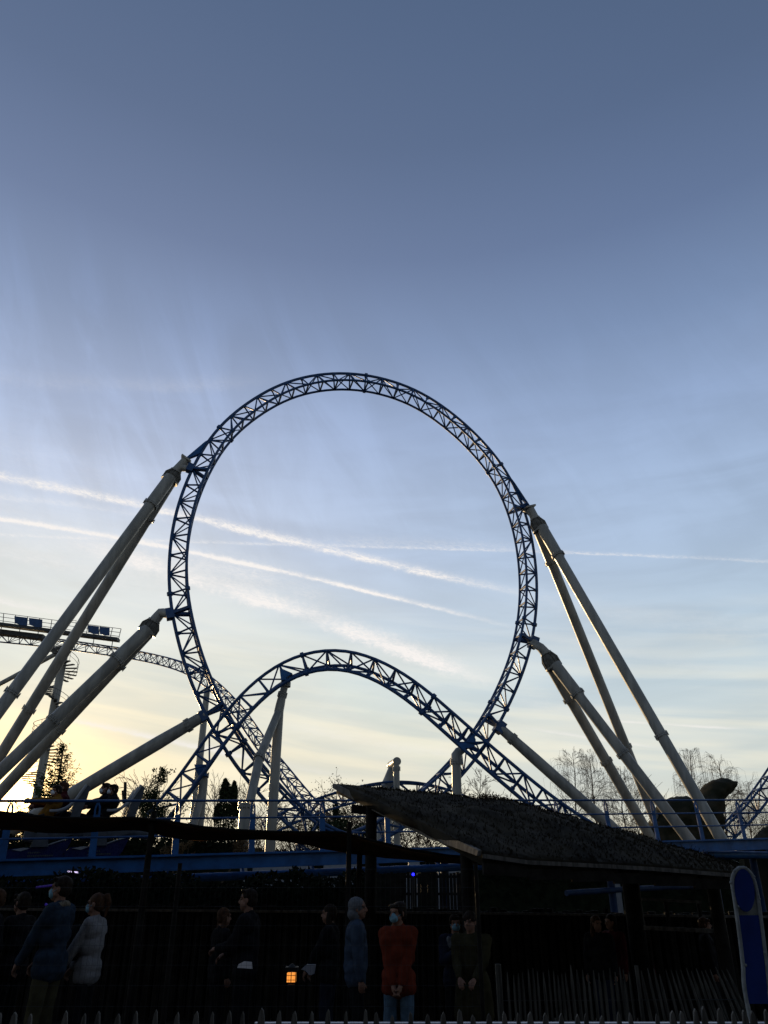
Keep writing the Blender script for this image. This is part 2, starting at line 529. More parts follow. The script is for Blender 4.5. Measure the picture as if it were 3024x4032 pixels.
# ------------------------------------------------------------------ coaster track
def make_track(name, label, cat, spine, normal, h=.85, g=1.0, rs=.088, rr=.074, rt=.046, joints=(), group=None, bm=None, gusset=()):
    bm = bm or M['blue']
    n = len(spine)
    root = thing(name, spine[0], label, cat, group)
    Nn, Bn = [], []
    for i in range(n):
        T = (spine[min(i + 1, n - 1)] - spine[max(i - 1, 0)]).normalized()
        N = normal(i, T)
        N = (N - T * N.dot(T)).normalized()
        Nn.append(N)
        Bn.append(N.cross(T).normalized())
    if Bn[n // 2].y < 0:
        Bn = [-b for b in Bn]
    near = [spine[i] + Nn[i] * h - Bn[i] * g / 2 for i in range(n)]
    far = [spine[i] + Nn[i] * h + Bn[i] * g / 2 for i in range(n)]
    t_sp = MB().path(resample(spine, .5, 4), rs, 10).build('spine_tube', bm, root)
    t_ne = MB().path(resample(near, .5, 4), rr, 10).build('rail', bm, root)
    t_fa = MB().path(resample(far, .5, 4), rr, 10).build('rail', bm, root)
    over = n - 99
    for i in range(n):
        t = MB()
        t.tube(spine[i], near[i], rt * 1.05, n=6).tube(spine[i], far[i], rt * 1.05, n=6).tube(near[i], far[i], rt * 1.2, n=6)
        t.tube(spine[i], spine[i] + Nn[i] * .16, rs * 1.25, rt * 2.2, n=8)
        t.build('cross_tie', bm, root)
        if i < n - 1:
            d = MB()
            if i % 2 == 0:
                d.tube(spine[i], near[i + 1], rt * .85, n=6).tube(spine[i], far[i + 1], rt * .85, n=6)
            else:
                d.tube(near[i], spine[i + 1], rt * .85, n=6).tube(far[i], spine[i + 1], rt * .85, n=6)
            d.tube(near[i], far[i + 1], rt * .8, n=6)
            d.build('diagonal_brace', bm, root)
    for j in joints:
        T = (spine[j + 1] - spine[j - 1]).normalized()
        for p, r, tb in ((spine[j], rs, t_sp), (near[j], rr, t_ne), (far[j], rr, t_fa)):
            MB().tube(p - T * .08, p + T * .08, r * 1.75, n=10).build('joint_flange', bm, tb)
    return dict(root=root, spine=spine, near=near, far=far, N=Nn, B=Bn)


YAW = radians(14.0)
D0, CX = 39.0, -1.5


def on_loop(px, py, off=0.0):
    d = ray(px, py)
    ta = tan(YAW)
    t = (D0 + off - CX * ta) / (d.y - d.x * ta)
    return Vector((0, 0, CAM_H)) + d * t


LOOP_PX = [(1560, 3418), (1420, 3395), (1290, 3352), (1210, 3318), (1152, 3276), (1098, 3211), (1047, 3158), (996, 3097), (942, 3042), (902, 2978), (860, 2911), (823, 2846), (786, 2770), (761, 2712),
           (744, 2669), (725, 2617), (710, 2566), (695, 2498), (684, 2457), (672, 2395), (666, 2345), (663, 2290), (664, 2220), (668, 2160), (675, 2100), (684, 2050), (701, 1984),
           (725, 1917), (754, 1849), (785, 1789), (821, 1731), (848, 1695), (895, 1647), (948, 1604), (1021, 1555), (1094, 1516), (1145, 1496), (1200, 1483), (1260, 1472), (1326, 1467),
           (1393, 1470), (1459, 1477), (1528, 1495), (1592, 1514), (1652, 1541), (1713, 1577), (1775, 1622), (1830, 1667), (1880, 1715), (1920, 1757), (1958, 1802), (1992, 1850), (2021, 1901), (2049, 1964),
           (2068, 2017), (2082, 2060), (2093, 2108), (2102, 2155), (2108, 2205), (2113, 2258), (2116, 2300), (2116, 2350), (2113, 2400), (2110, 2431), (2103, 2482), (2090, 2554), (2076, 2602),
           (2056, 2660), (2030, 2721), (2001, 2783), (1977, 2832), (1958, 2867), (1921, 2924), (1887, 2972), (1853, 3016), (1811, 3063), (1765, 3110), (1700, 3172), (1620, 3240), (1500, 3315), (1350, 3370), (1180, 3400)]
nL = len(LOOP_PX)
loop_raw = [on_loop(x, y, -1.3 + 2.6 * i / (nL - 1)) for i, (x, y) in enumerate(LOOP_PX)]
loop_pts = smoothed(resample(loop_raw, 1.08), 2)
loop_c = Vector((sum(p.x for p in loop_pts) / len(loop_pts), sum(p.y for p in loop_pts) / len(loop_pts), 0))
PN = Vector((-sin(YAW), cos(YAW), 0))


def loop_normal(i, T):
    b = PN - T * PN.dot(T)
    nrm_ = b.cross(T).normalized()
    # inside of the loop: riders' side
    return nrm_ if LOOP_SIGN > 0 else -nrm_


LOOP_SIGN = 1
_t = (loop_pts[len(loop_pts) // 2 + 1] - loop_pts[len(loop_pts) // 2 - 1]).normalized()
if loop_normal(0, _t).z > 0:
    LOOP_SIGN = -1


def nearest(pts, px, py):
    best = None
    for i, p in enumerate(pts):
        q = p - Vector((0, 0, CAM_H))
        z = q.y * CP + q.z * SP
        u = 1512 + F_PX * q.x / z
        v = 2016 - F_PX * (q.z * CP - q.y * SP) / z
        d = (u - px) ** 2 + (v - py) ** 2
        if best is None or d < best[0]:
            best = (d, i)
    return best[1]


print('loop nodes', len(loop_pts), 'z', min(p.z for p in loop_pts), max(p.z for p in loop_pts))
loop = make_track('vertical_loop', 'huge blue steel loop of lattice coaster track standing against the sky', 'coaster track', loop_pts, loop_normal, h=.86, g=1.02,
                  joints=[nearest(loop_pts, *p) for p in ((1459, 1477), (1994, 1850), (2105, 2478), (664, 2345), (850, 1690), (900, 2975), (2001, 2783))])

# airtime hump, banked away from the visitor
HUMP_PX = [(430, 3450), (500, 3400), (560, 3335), (620, 3270), (689, 3199), (730, 3141), (757, 3107), (783, 3069), (812, 3030), (841, 2982), (877, 2936), (899, 2905), (940, 2850), (981, 2800), (1017, 2762), (1051, 2730), (1104, 2688), (1155, 2659),
           (1198, 2643), (1234, 2631), (1271, 2625), (1312, 2623), (1350, 2628), (1396, 2640), (1445, 2657), (1493, 2681), (1541, 2710), (1589, 2741), (1638, 2780), (1700, 2840), (1766, 2894),
           (1802, 2931), (1843, 2966), (1890, 3008), (1959, 3065), (2012, 3112), (2060, 3155), (2130, 3210), (2220, 3275), (2330, 3345), (2430, 3400), (2540, 3440)]
hump_raw = [at(x, y, 35.6 - 1.8 * (x - 600) / 1600) for x, y in HUMP_PX]
hump_pts = smoothed(resample(hump_raw, 1.0), 2)
nH = len(hump_pts)


def hump_normal(i, T):
    u = Vector((0, 0, 1)) - T * T.z
    u.normalize()
    f = T.cross(u)
    if f.y < 0:
        f = -f
    a = i / (nH - 1)
    phi = radians(30 - 8 * a if a > .45 else 44 - 31 * a)
    return u * cos(phi) + f * sin(phi)


hump = make_track('track_hump', 'blue lattice track arching over a low hump inside and in front of the big loop', 'coaster track', hump_pts, hump_normal, h=.72, g=1.0, rs=.085, rr=.075, rt=.048,
                  joints=[nearest(hump_pts, *p) for p in ((1215, 2637), (1640, 2782), (960, 2825))])

# high block brake run far behind, dropping down to the right
BRAKE_PX = [(-140, 2512), (0, 2528), (151, 2543), (295, 2561), (446, 2583), (530, 2596), (627, 2617), (723, 2648), (791, 2688), (857, 2747), (906, 2799), (950, 2856), (997, 2928), (1047, 2998),
            (1101, 3063), (1152, 3130), (1206, 3193), (1260, 3255), (1330, 3325), (1420, 3390), (1540, 3430)]


def brake_Y(x):
    if x < 500:
        return 88.0
    return 88.0 - 26.0 * ((x - 500) / 800.0) ** 0.9


brake_raw = [at(x, y, brake_Y(x)) for x, y in BRAKE_PX]
brake_pts = smoothed(resample(brake_raw, 1.35), 2)


def up_normal(i, T):
    return Vector((0, 0, 1)) - T * T.z


brake = make_track('brake_run_track', 'distant blue track running level at the left then plunging behind the loop', 'coaster track', brake_pts, up_normal, h=.95, g=1.1, rs=.085, rr=.075, rt=.045)

LOW_PX = [(1060, 3290), (1130, 3250), (1214, 3216), (1285, 3191), (1372, 3163), (1431, 3150), (1530, 3133), (1622, 3133), (1700, 3145), (1780, 3170), (1860, 3205), (1960, 3255), (2080, 3310)]
low_pts = smoothed(resample([at(x, y, 49 - 3 * abs(x - 1560) / 600) for x, y in LOW_PX], 1.15), 2)
lowt = make_track('low_turn_track', 'blue track curving low over the bushes behind the grass roof', 'coaster track', low_pts, up_normal, h=.80, g=1.0, rs=.075, rr=.065, rt=.045)

RIGHT_PX = [(2800, 3385), (2860, 3332), (2906, 3288), (2939, 3254), (2977, 3215), (3018, 3162), (3080, 3070), (3150, 2960), (3220, 2840)]
right_pts = smoothed(resample([at(x, y, 50.0) for x, y in RIGHT_PX], 1.05), 2)
rightt = make_track('rising_track', 'blue lattice track climbing out of the right edge of the view', 'coaster track', right_pts, up_normal, h=.85, g=1.0, rs=.075, rr=.065, rt=.05)


# ------------------------------------------------------------------ loop and track supports
def down_line(p0, p1, Y, zmin=0.0):
    """foot: follow the seen line p0->p1 until the point at distance Y reaches the ground"""
    k = 0.0
    for _ in range(4000):
        x = p0[0] + (p1[0] - p0[0]) * k
        y = p0[1] + (p1[1] - p0[1]) * k
        if at(x, y, Y).z <= zmin:
            break
        k += .002
    return at(x, y, Y)


def collar(root, p, d, r, L=.075, m=None):
    d = d.normalized()
    b = MB().tube(p - d * L, p - d * .012, r * 1.14, n=18).tube(p + d * .012, p + d * L, r * 1.14, n=18)
    for k in range(12):
        u = d.orthogonal().normalized()
        q = p + (Matrix.Rotation(k * pi / 6, 3, d) @ u) * r * 1.13
        b.tube(q - d * (L + .05), q + d * (L + .05), .022, n=5)
    b.build('flange', m or M['grey'], root)


def leg(root, pts, r, flanges=()):
    """pts: 3D path, r: radii; flanges: (point, direction, radius)"""
    lg = MB().path(pts, r, 22).build('leg', M['grey'], root)
    for p, d, rr in flanges:
        collar(lg, p, d, rr)


def foot_block(root, p, s=1.0):
    b = MB().box((p.x, p.y, .2), 1.3 * s, 1.3 * s, .5)
    b.build('footing', M['dgrey'], root)


def ribbed_head(root, a, b, r0, r1):
    d = (b - a).normalized()
    m = MB().path([a, a.lerp(b, .45), b], [r0 * .86, r1 * .93, r1 * .93], 20)
    u = d.orthogonal().normalized()
    for k in range(12):
        w = Matrix.Rotation(k * pi / 6, 3, d) @ u
        m.prism([a + w * r0 * .5, a + w * r0 * 1.12, a.lerp(b, .45) + w * r1 * 1.12, b + w * r1 * 1.12, b + w * r1 * .5], d.cross(w) * .03)
    hd_ = m.build('ribbed_head', M['dgrey'], root)
    for p, r in ((a, r0), (b, r1)):
        MB().tube(p - d * .05, p + d * .05, r * 1.14, n=20).build('flange', M['grey'], hd_)


def twin_support(name, label, head_px, node_px, near_l, far_l, near_dy, far_dy, arm_top=None, elbow=None, group='grey support frames of the loop'):
    """head_px: (top, bottom) of the ribbed head; near_l, far_l: (upper flange px, lower px); arm_top: blue gusset from the spine"""
    hy = on_loop(*head_px[0])
    root = thing(name, hy, label, 'support', group)
    Yh = hy.y
    ht = at(*head_px[0], Yh)
    hb = at(*head_px[1], Yh)
    ribbed_head(root, ht, hb, .28, .44)
    for (up, lo, extra), dy, sgn in ((near_l, near_dy, -1), (far_l, far_dy, 1)):
        ft = down_line(up, lo, Yh + dy)
        # leg top: on the bottom of the head, a little to its own side
        top = hb + PN * (.24 * sgn)
        top = at(*proj(top), top.y)
        L = (ft - top).length
        d = (ft - top).normalized()

        def pt(px):
            # point of the leg seen at px: closest point of the 3D leg to the ray
            rd = ray(*px).normalized()
            w0 = Vector((0, 0, CAM_H)) - top
            b_ = rd.dot(d)
            t_ = (d.dot(w0) - b_ * rd.dot(w0)) / (1 - b_ * b_)
            return top + d * t_
        k1 = pt(up)
        fl = [(k1, d, .34)]
        if extra:
            fl.append((pt(extra), d, .29))
        leg(root, [top - d * .1, k1, k1 + d * .3, ft], [.33, .33, .285, .27], fl)
        foot_block(root, ft)
    # stub from the head to the track
    nd = loop_pts[nearest(loop_pts, *node_px)]
    if arm_top:
        ftop = at(*arm_top[1], Yh)           # flange between grey stub and blue gusset
        MB().path([ht, ht.lerp(ftop, .45), ftop], [.27, .26, .25], 16).build('stub', M['grey'], root)
        dd = (ftop - ht).normalized()
        MB().box(ftop, .62, .62, .10, X=PN, Z=dd).build('flange', M['grey'], root)
        MB().tube(ht.lerp(ftop, .35), nd, .22, .16, n=14).build('stub', M['grey'], root)
        sp0 = loop_pts[nearest(loop_pts, *arm_top[0])]
        sp1 = loop_pts[nearest(loop_pts, *arm_top[2])]
        out = (ftop - sp1)
        mid = sp0 + (ftop - sp0) * .06 + out * .10
        side = (dd * 0 + out).normalized()
        e0 = ftop + side * .22 + dd * .05
        e1 = ftop - side * .20 + dd * .05
        br = MB().prism([sp0, mid + out * .12, e0, e1, sp1, sp1.lerp(sp0, .12), sp1.lerp(mid, .18) + out * .12, sp0.lerp(mid, .5)], PN * .26)
        br.build('gusset', M['blue2'], loop['root'])
    else:
        e = at(*elbow, Yh)
        MB().path([ht, ht.lerp(e, .6), e, e.lerp(nd, .2), nd], [.27, .26, .25, .24, .24], 16).build('stub', M['grey'], root)
    return root


def proj(p):
    q = p - Vector((0, 0, CAM_H))
    z = q.y * CP + q.z * SP
    return 1512 + F_PX * q.x / z, 2016 - F_PX * (q.z * CP - q.y * SP) / z


def block(px, ang=0, s=1.0):
    i = nearest(loop_pts, *px)
    T = (loop_pts[i + 1] - loop_pts[i - 1]).normalized()
    n_ = loop['N'][i]
    b = MB().box(loop_pts[i] - n_ * .12, .62 * s, .55 * s, .46 * s, X=T, Z=n_)
    b.bar(loop_pts[i] - n_ * .1, loop['near'][i], .34 * s, .16 * s, Z=T)
    b.bar(loop_pts[i] - n_ * .1, loop['far'][i], .34 * s, .16 * s, Z=T)
    b.build('bracket', M['blue'], loop['root'])


twin_support('loop_support', 'tall grey twin tubes bracing the upper left shoulder of the loop', ((692, 1856), (668, 1893)), (752, 1852),
             ((600, 1990), (52, 2729), (52, 2729)), ((588, 2045), (120, 2792), (118, 2795)), -5.5, 5.0, arm_top=((822, 1730), (733, 1812), (775, 1803)))
twin_support('loop_support', 'pair of grey tubes with a bent neck holding the lower left side of the loop', ((606, 2446), (578, 2489)), (672, 2408),
             ((468, 2604), (217, 2842), (217, 2842)), ((478, 2625), (245, 2872), (245, 2880)), -4.0, 4.0, elbow=(634, 2413))
twin_support('loop_support', 'long grey twin tubes bracing the upper right shoulder of the loop, one edge sunlit', ((2107, 2043), (2129, 2087)), (2069, 2022),
             ((2199, 2186), (2606, 2895), (2606, 2895)), ((2165, 2218), (2461, 2942), (2461, 2942)), -4.5, 6.5, arm_top=((2020, 1900), (2085, 1999), (2050, 1966)))
twin_support('loop_support', 'pair of grey tubes with a bent neck holding the lower right side of the loop', ((2150, 2573), (2181, 2626)), (2093, 2540),
             ((2266, 2737), (2448, 2971), (2448, 2971)), ((2233, 2759), (2379, 3003), (2379, 3003)), -3.5, 4.5, elbow=(2128, 2549))
for p, s_ in (((672, 2410), .85), ((2091, 2545), 1.0), ((1972, 2845), 1.0), ((795, 2785), .8), ((754, 1850), .75), ((2068, 2020), .75)):
    block(p, s=s_)


def single_support(label, node_px, flange_px, end_px, dy, r=.30):
    nd = loop_pts[nearest(loop_pts, *node_px)]
    root = thing('loop_support', nd, label, 'support', 'grey support frames of the loop')
    ft = down_line(flange_px, end_px, nd.y + dy)
    d = (ft - nd).normalized()
    L = (at(*flange_px, nd.y) - nd).length
    fp = nd + d * max(.8, L)
    leg(root, [nd, fp], [.25, .27])
    leg(root, [fp, fp + d * 1.5, ft], [.27, r, r], [(fp, d, .27)])
    foot_block(root, ft)
    return root


single_support('single slanting grey tube reaching the loop low on its left side', (795, 2783), (733, 2815), (310, 3080), 1.0, .31)
single_support('single slanting grey tube reaching the loop low on its right side', (1972, 2848), (2031, 2884), (2445, 3271), .6, .30)

def plate(track, outline, Y, th=.35):
    MB().prism([at(x, y, Y) for x, y in outline], Vector((0, th, 0))).build('gusset', M['blue2'], track['root'])


# columns of the hump
root = thing('hump_support', at(1076, 3140, 35), 'grey forked column under the left shoulder of the hump', 'support', 'grey columns of the hump and far track')
Yc = 35.6
a0, a1, a2, a3 = at(1124, 2690, Yc), at(1112, 2736, Yc), at(1098, 2800, Yc), at(1079, 3080, Yc)
ft = Vector((a3.x, Yc, 0))
leg(root, [a0, a1], [.17, .17], [(a1, a1 - a0, .18)])
leg(root, [a1, a1.lerp(a2, .6), a2, ft], [.18, .21, .22, .22])
MB().tube(a0 + Vector((0, 0, .05)), a0 - Vector((0, 0, .18)), .25, n=18).build('flange', M['grey'], root)
b0 = a2
bf = at(1022, 2982, Yc - 1.5)
b1 = at(925, 3230, Yc - 3.5)
b1 = bf + (b1 - bf) * 1.25
leg(root, [b0, bf, Vector((b1.x, b1.y, 0))], [.18, .19, .20], [(bf, b1 - bf, .20)])
pd = at(968, 3172, Yc - 3.0)
leg(root, [pd, Vector((pd.x, pd.y, 0))], [.24, .24], [(pd, Vector((0, 0, 1)), .26)])
plate(hump, [(1103, 2640), (1106, 2634), (1152, 2654), (1128, 2672), (1133, 2680), (1108, 2682)], 35.1)

root = thing('hump_support', at(790, 3240, 36), 'grey forked column low on the left flank of the hump', 'support', 'grey columns of the hump and far track')
Yc = 36.2
a0, a1 = at(803, 3052, Yc), at(795, 3150, Yc)
leg(root, [a0, a0.lerp(a1, .25), Vector((a1.x, Yc, 0))], [.17, .20, .20], [(a0, Vector((0, 0, 1)), .18)])
leg(root, [a0.lerp(a1, .55), Vector((at(738, 3230, Yc - 2).x - .4, Yc - 2.0, 0))], [.17, .20])
plate(hump, [(768, 3012), (814, 3012), (806, 3040), (820, 3056), (786, 3058), (776, 3040)], 35.9)

root = thing('hump_support', at(1792, 3120, 34), 'stout pale grey column with an angled cap behind the grass roof', 'support', 'grey columns of the hump and far track')
Yc = 34.9
a0, a1, a2 = at(1826, 2948, Yc), at(1797, 2965, Yc), at(1796, 3001, Yc)
leg(root, [a0, a1.lerp(a0, .3), a1 - Vector((0, 0, .1)), a2], [.16, .20, .24, .235])
bt = at(1790, 3120, Yc)
leg(root, [a2, Vector((bt.x, Yc, 0))], [.20, .23], [(a2, Vector((0, 0, 1)), .215)])
plate(hump, [(1800, 2930), (1832, 2928), (1862, 2890), (1872, 2915), (1866, 2945), (1834, 2948), (1822, 2956)], 34.3)

# columns of the far track
ib = nearest(brake_pts, 812, 2705)
root = thing('track_support', Vector((brake_pts[ib].x, brake_pts[ib].y, 0)), 'slim grey column rising behind the left flank of the loop to the far track', 'support', 'grey columns of the hump and far track')
leg(root, [brake_pts[ib], Vector((brake_pts[ib].x, brake_pts[ib].y, 0))], [.30, .42], [(brake_pts[ib] - Vector((0, 0, 9)), Vector((0, 0, 1)), .36)])

root = thing('track_support', at(120, 2640, 86), 'thin slanting grey tube behind the two tall legs at the left edge', 'support', 'grey columns of the hump and far track')
b0, b1 = at(262, 2552, 87), down_line((223, 2573), (0, 2693), 84)
leg(root, [b0, b1], [.26, .26])

# stub support with lying cylinder, behind the low turn
root = thing('low_turn_support', at(1560, 3080, 47), 'short grey column topped by a lying round cylinder behind the grass roof', 'support')
Yc = 47.5
c0, c1 = at(1563, 2998, Yc), at(1538, 3014, Yc + 2.6)
MB().tube(c0, c1, .24, n=24).build('lying_cylinder', M['grey'], root)
MB().tube(c0 + (c0 - c1).normalized() * .03, c0 - (c0 - c1).normalized() * .06, .25, n=24).build('end_plate', M['grey'], root)
st = at(1561, 3015, Yc + .15)
leg(root, [st, Vector((st.x, st.y, 0))], [.19, .20], [(at(1561, 3027, Yc + .15), Vector((0, 0, 1)), .20)])
st = at(1543, 3022, Yc + 1.4)
lo_ = at(1528, 3090, Yc + 1.4)
leg(root, [st, lo_, Vector((lo_.x - .8, lo_.y + .2, 0))], [.20, .42, .60])

# ------------------------------------------------------------------ maintenance gantry on the brake run, stair column
ga = thing('brake_gantry', at(200, 2480, 86), 'maintenance walkway with railings and blue cloth panels high at the left edge', 'walkway')
Yg = 86.0
e0, e1 = at(-150, 2440, Yg), at(467, 2520, Yg)
dirg = (e1 - e0).normalized()
MB().bar(e0, e1, 1.0, .34).build('deck', M['dark'], ga)
f0, f1 = at(-150, 2472, Yg + 1.0), at(175, 2512, Yg + 1.0)
MB().bar(f0, f1, 1.2, .55).build('lower_deck', M['dark'], ga)
r0, r1 = at(-150, 2394, Yg - .5), at(477, 2476, Yg - .5)
d0, d1 = at(-150, 2438, Yg - .5), at(466, 2520, Yg - .5)
for k in (0.0, .34, .68):
    MB().tube(r0.lerp(d0, k), r1.lerp(d1, k), .035, n=5).build('handrail', M['grate'], ga)
for i in range(14):
    k = (i + .5) / 13.2
    MB().tube(r0.lerp(r1, min(1, k)), d0.lerp(d1, min(1, k)), .045, n=5).build('railing_post', M['grate'], ga)
for i in range(9):
    k = (i + .2) / 8.5
    p = e0.lerp(e1, min(k, 1))
    MB().tube(p, p - Vector((0, 0, 1.3)), .05, n=5).build('hanger', M['dark'], ga)
for (xa, xb) in ((57, 107), (114, 167), (346, 390), (392, 432)):
    ya = 2426 + (xa - 57) * .122
    yb = 2426 + (xb - 57) * .122
    pts = [at(xa, ya, Yg - .55), at(xb, yb, Yg - .55), at(xb - 1, yb + 31, Yg - .55), at((xa + xb) / 2, (ya + yb) / 2 + 33, Yg - .55), at(xa + 1, ya + 27, Yg - .55)]
    MB().prism(pts, Vector((0, .04, 0))).build('cloth_panel', M['blue'], ga)
g0, g1 = at(268, 2448, Yg - .5), at(300, 2442, Yg - .5)
MB().path([g0, g1, at(298, 2468, Yg - .5)], .03, 5).build('stair_rail', M['grate'], ga)

sc = thing('spiral_stair', at(160, 3080, 84), 'spiral stair winding round a tall grey column at the left', 'staircase')
pc = at(241, 2637, 84.0)
MB().path([Vector((pc.x, 84, at(255, 2575, 84).z)), Vector((pc.x, 84, 0))], [.44, .46], 18).build('column', M['grey'], sc)
ztop = at(250, 2540, 84).z
nst = 90
hand, hand2 = [], []
for i in range(nst):
    z = ztop - .27 * i
    if z < .3:
        break
    an = 2.55 + i * 2 * pi / 17.0
    d = Vector((cos(an), sin(an), 0))
    c = Vector((pc.x, 84, z))
    t = MB().bar(c + d * .46, c + d * 1.75, .34, .09)
    t.build('step', M['dgrey'], sc)
    hand.append(c + d * 1.75 + Vector((0, 0, 1.05)))
    hand2.append(c + d * 1.75 + Vector((0, 0, .55)))
hb_ = MB().path(hand, .03, 5).path(hand2, .02, 5)
for i in range(0, len(hand), 2):
    hb_.tube(hand[i], hand[i] - Vector((0, 0, 1.05)), .02, n=4)
hb_.build('handrail', M['grate'], sc)

# ------------------------------------------------------------------ launch track with handrail
def LP(k, h=0.0, back=0.0):
    """point along the launch track; h above the beam, back = metres behind the handrail"""
    return Vector((-5.8 + 1.475 * k - .408 * back, 16.5 + .66 * k + .913 * back, 2.30 + .068 * k + h))


LD = (LP(1) - LP(0)).normalized()
LT = thing('launch_track', LP(5), 'raised blue launch track beam with pipes running across the whole view', 'coaster track')
MB().bar(LP(-6, -.14, .05), LP(15, -.14, .05), .16, .30).build('beam', M['blue2'], LT)
MB().bar(LP(-6, -.02, .02), LP(15, -.02, .02), .30, .025).build('beam_flange', M['blue2'], LT)
MB().bar(LP(-6, -.285, .02), LP(15, -.285, .02), .26, .025).build('beam_flange', M['blue2'], LT)
MB().path([LP(-6, -.44, .5), LP(4, -.44, .5), LP(15, -.44, .5)], .085, 12).build('spine_pipe', M['blue2'], LT)
for bk in (.75, 1.85):
    MB().path([LP(-6, -.10, bk), LP(15, -.10, bk)], .07, 10).build('rail', M['blue2'], LT)
for k in range(-5, 15):
    MB().bar(LP(k, -.16, .1), LP(k, -.16, 1.9), .10, .10).tube(LP(k, -.44, .5), LP(k, -.16, .9), .05, n=6).build('cross_tie', M['blue'], LT)
for k in (-3.6, .8, 5.1, 8.2, 11.5):
    b = LP(k, -.2, .6)
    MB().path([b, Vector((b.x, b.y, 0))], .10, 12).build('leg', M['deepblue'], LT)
# plate wall at the far left carrying the walkway
MB().prism([LP(-2.6, .32, -.1), LP(-1.05, .34, -.1), LP(-1.2, -.12, -.1), LP(-1.3, -.32, -.1), LP(-2.6, -.32, -.1)], Vector((.05, .12, 0))).build('gusset', M['blue2'], LT)

HR = thing('handrail', LP(5, .5), 'blue steel handrail with fork topped posts along the raised launch track', 'railing')
for h, r in ((1.05, .026), (.70, .02), (.36, .02)):
    MB().path([LP(-6, h), LP(4, h), LP(15, h)], r, 8).build('rail', M['blue'], HR)
for k in range(-5, 15):
    p = LP(k)
    U = Vector((-.04, 0, 1)).normalized()
    mb = MB()
    w = LD
    o = [p - w * .07 + U * -.25, p + w * .07 + U * -.25, p + w * .062 + U * .78, p + w * .058 + U * .94, p + w * .012 + U * 1.04, p - w * .012 + U * 1.04, p - w * .058 + U * .94, p - w * .062 + U * .78]
    mb.prism(o[:3] + [o[7]], Vector((-.01, .03, 0)))
    mb.prism([o[2], o[3], o[4], p + U * 1.0, p + w * .026 + U * .9, p + w * .026 + U * .78], Vector((-.01, .03, 0)))
    mb.prism([o[7], p - w * .026 + U * .78, p - w * .026 + U * .9, p + U * 1.0, o[5], o[6]], Vector((-.01, .03, 0)))
    mb.build('post', M['blue2'], HR)

# pipe and wall seen below the beam at the right
pr = thing('service_pipe', at(2900, 3366, 24), 'light blue pipe below the beam at the right edge', 'pipe')
MB().path([at(2780, 3364, 23.4), at(2920, 3365, 24), at(3300, 3372, 26)], .10, 12).build('pipe', M['blue2'], pr)
MB().path([at(2800, 3364, 23.5), Vector((at(2800, 3364, 23.5).x, 23.5, 0))], .08, 10).build('leg', M['blue'], pr)
up_ = thing('service_pipe', at(2440, 3502, 23), 'blue pipe seen low under the right part of the grass roof', 'pipe')
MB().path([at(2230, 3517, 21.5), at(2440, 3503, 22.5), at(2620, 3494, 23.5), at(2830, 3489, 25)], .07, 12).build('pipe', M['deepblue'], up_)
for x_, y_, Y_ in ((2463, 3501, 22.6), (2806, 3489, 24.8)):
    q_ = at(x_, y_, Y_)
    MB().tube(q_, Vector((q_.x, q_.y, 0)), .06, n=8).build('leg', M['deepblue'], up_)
q_ = at(2424, 3505, 24.5)
tag(MB().box((q_.x, q_.y, q_.z / 2 + .08), .24, .24, q_.z + .16).box((q_.x - .06, q_.y, q_.z + .22), .10, .2, .12).build('control_box', M['whiteplate']), 'small stepped white box under the roof left of the thick post', 'box')
lw = MB()
for (xa, xb, ya, yb, Y) in ((2915, 3200, 3334, 3362, 27),):
    a, b = at(xa, yb, Y), at(xb, ya, Y)
    lw.box(((a.x + b.x) / 2, Y, b.z / 2), b.x - a.x, .4, b.z)
tag(lw.build('low_wall', M['rock']), 'pale mossy wall end behind the light blue pipe at the right', 'wall')
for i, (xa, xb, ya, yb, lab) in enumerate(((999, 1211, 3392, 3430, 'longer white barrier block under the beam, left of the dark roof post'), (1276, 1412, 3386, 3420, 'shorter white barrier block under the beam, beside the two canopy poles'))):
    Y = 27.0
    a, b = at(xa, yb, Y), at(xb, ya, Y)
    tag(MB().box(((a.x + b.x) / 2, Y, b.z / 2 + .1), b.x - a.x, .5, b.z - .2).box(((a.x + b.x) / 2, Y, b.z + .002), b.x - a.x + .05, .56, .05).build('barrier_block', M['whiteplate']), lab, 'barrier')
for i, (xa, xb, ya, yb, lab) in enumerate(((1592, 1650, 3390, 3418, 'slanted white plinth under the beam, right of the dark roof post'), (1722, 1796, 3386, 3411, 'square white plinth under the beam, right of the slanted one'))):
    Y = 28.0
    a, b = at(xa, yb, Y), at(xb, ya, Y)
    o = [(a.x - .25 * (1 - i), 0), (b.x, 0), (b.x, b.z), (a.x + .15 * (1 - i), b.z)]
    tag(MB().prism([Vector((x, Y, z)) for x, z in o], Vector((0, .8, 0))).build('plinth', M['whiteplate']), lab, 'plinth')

# ------------------------------------------------------------------ brown shade sail and its poles
sail_top = [(-160, 3186), (0, 3196), (130, 3213), (240, 3221), (400, 3222), (580, 3220), (650, 3232), (760, 3252), (900, 3266), (1000, 3272), (1150, 3277), (1330, 3276), (1385, 3288), (1500, 3318), (1600, 3342), (1740, 3366), (1900, 3381)]
sail_bot = [(-160, 3252), (0, 3262), (130, 3270), (240, 3277), (400, 3271), (560, 3266), (650, 3288), (760, 3304), (900, 3303), (1000, 3297), (1100, 3301), (1250, 3331), (1330, 3349), (1420, 3362), (1560, 3374), (1740, 3384), (1900, 3389)]
mb = MB()
n = len(sail_top)
st_ = resample([at(x, y, 11.2) for x, y in sail_top], .12)
sb_ = resample([at(x, y, 13.4 - 1.9 * max(0, (x - 1000) / 900.0)) for x, y in sail_bot], .12)
m_ = min(len(st_), len(sb_))
rng = random.Random(3)
R_ = 7
vs = []
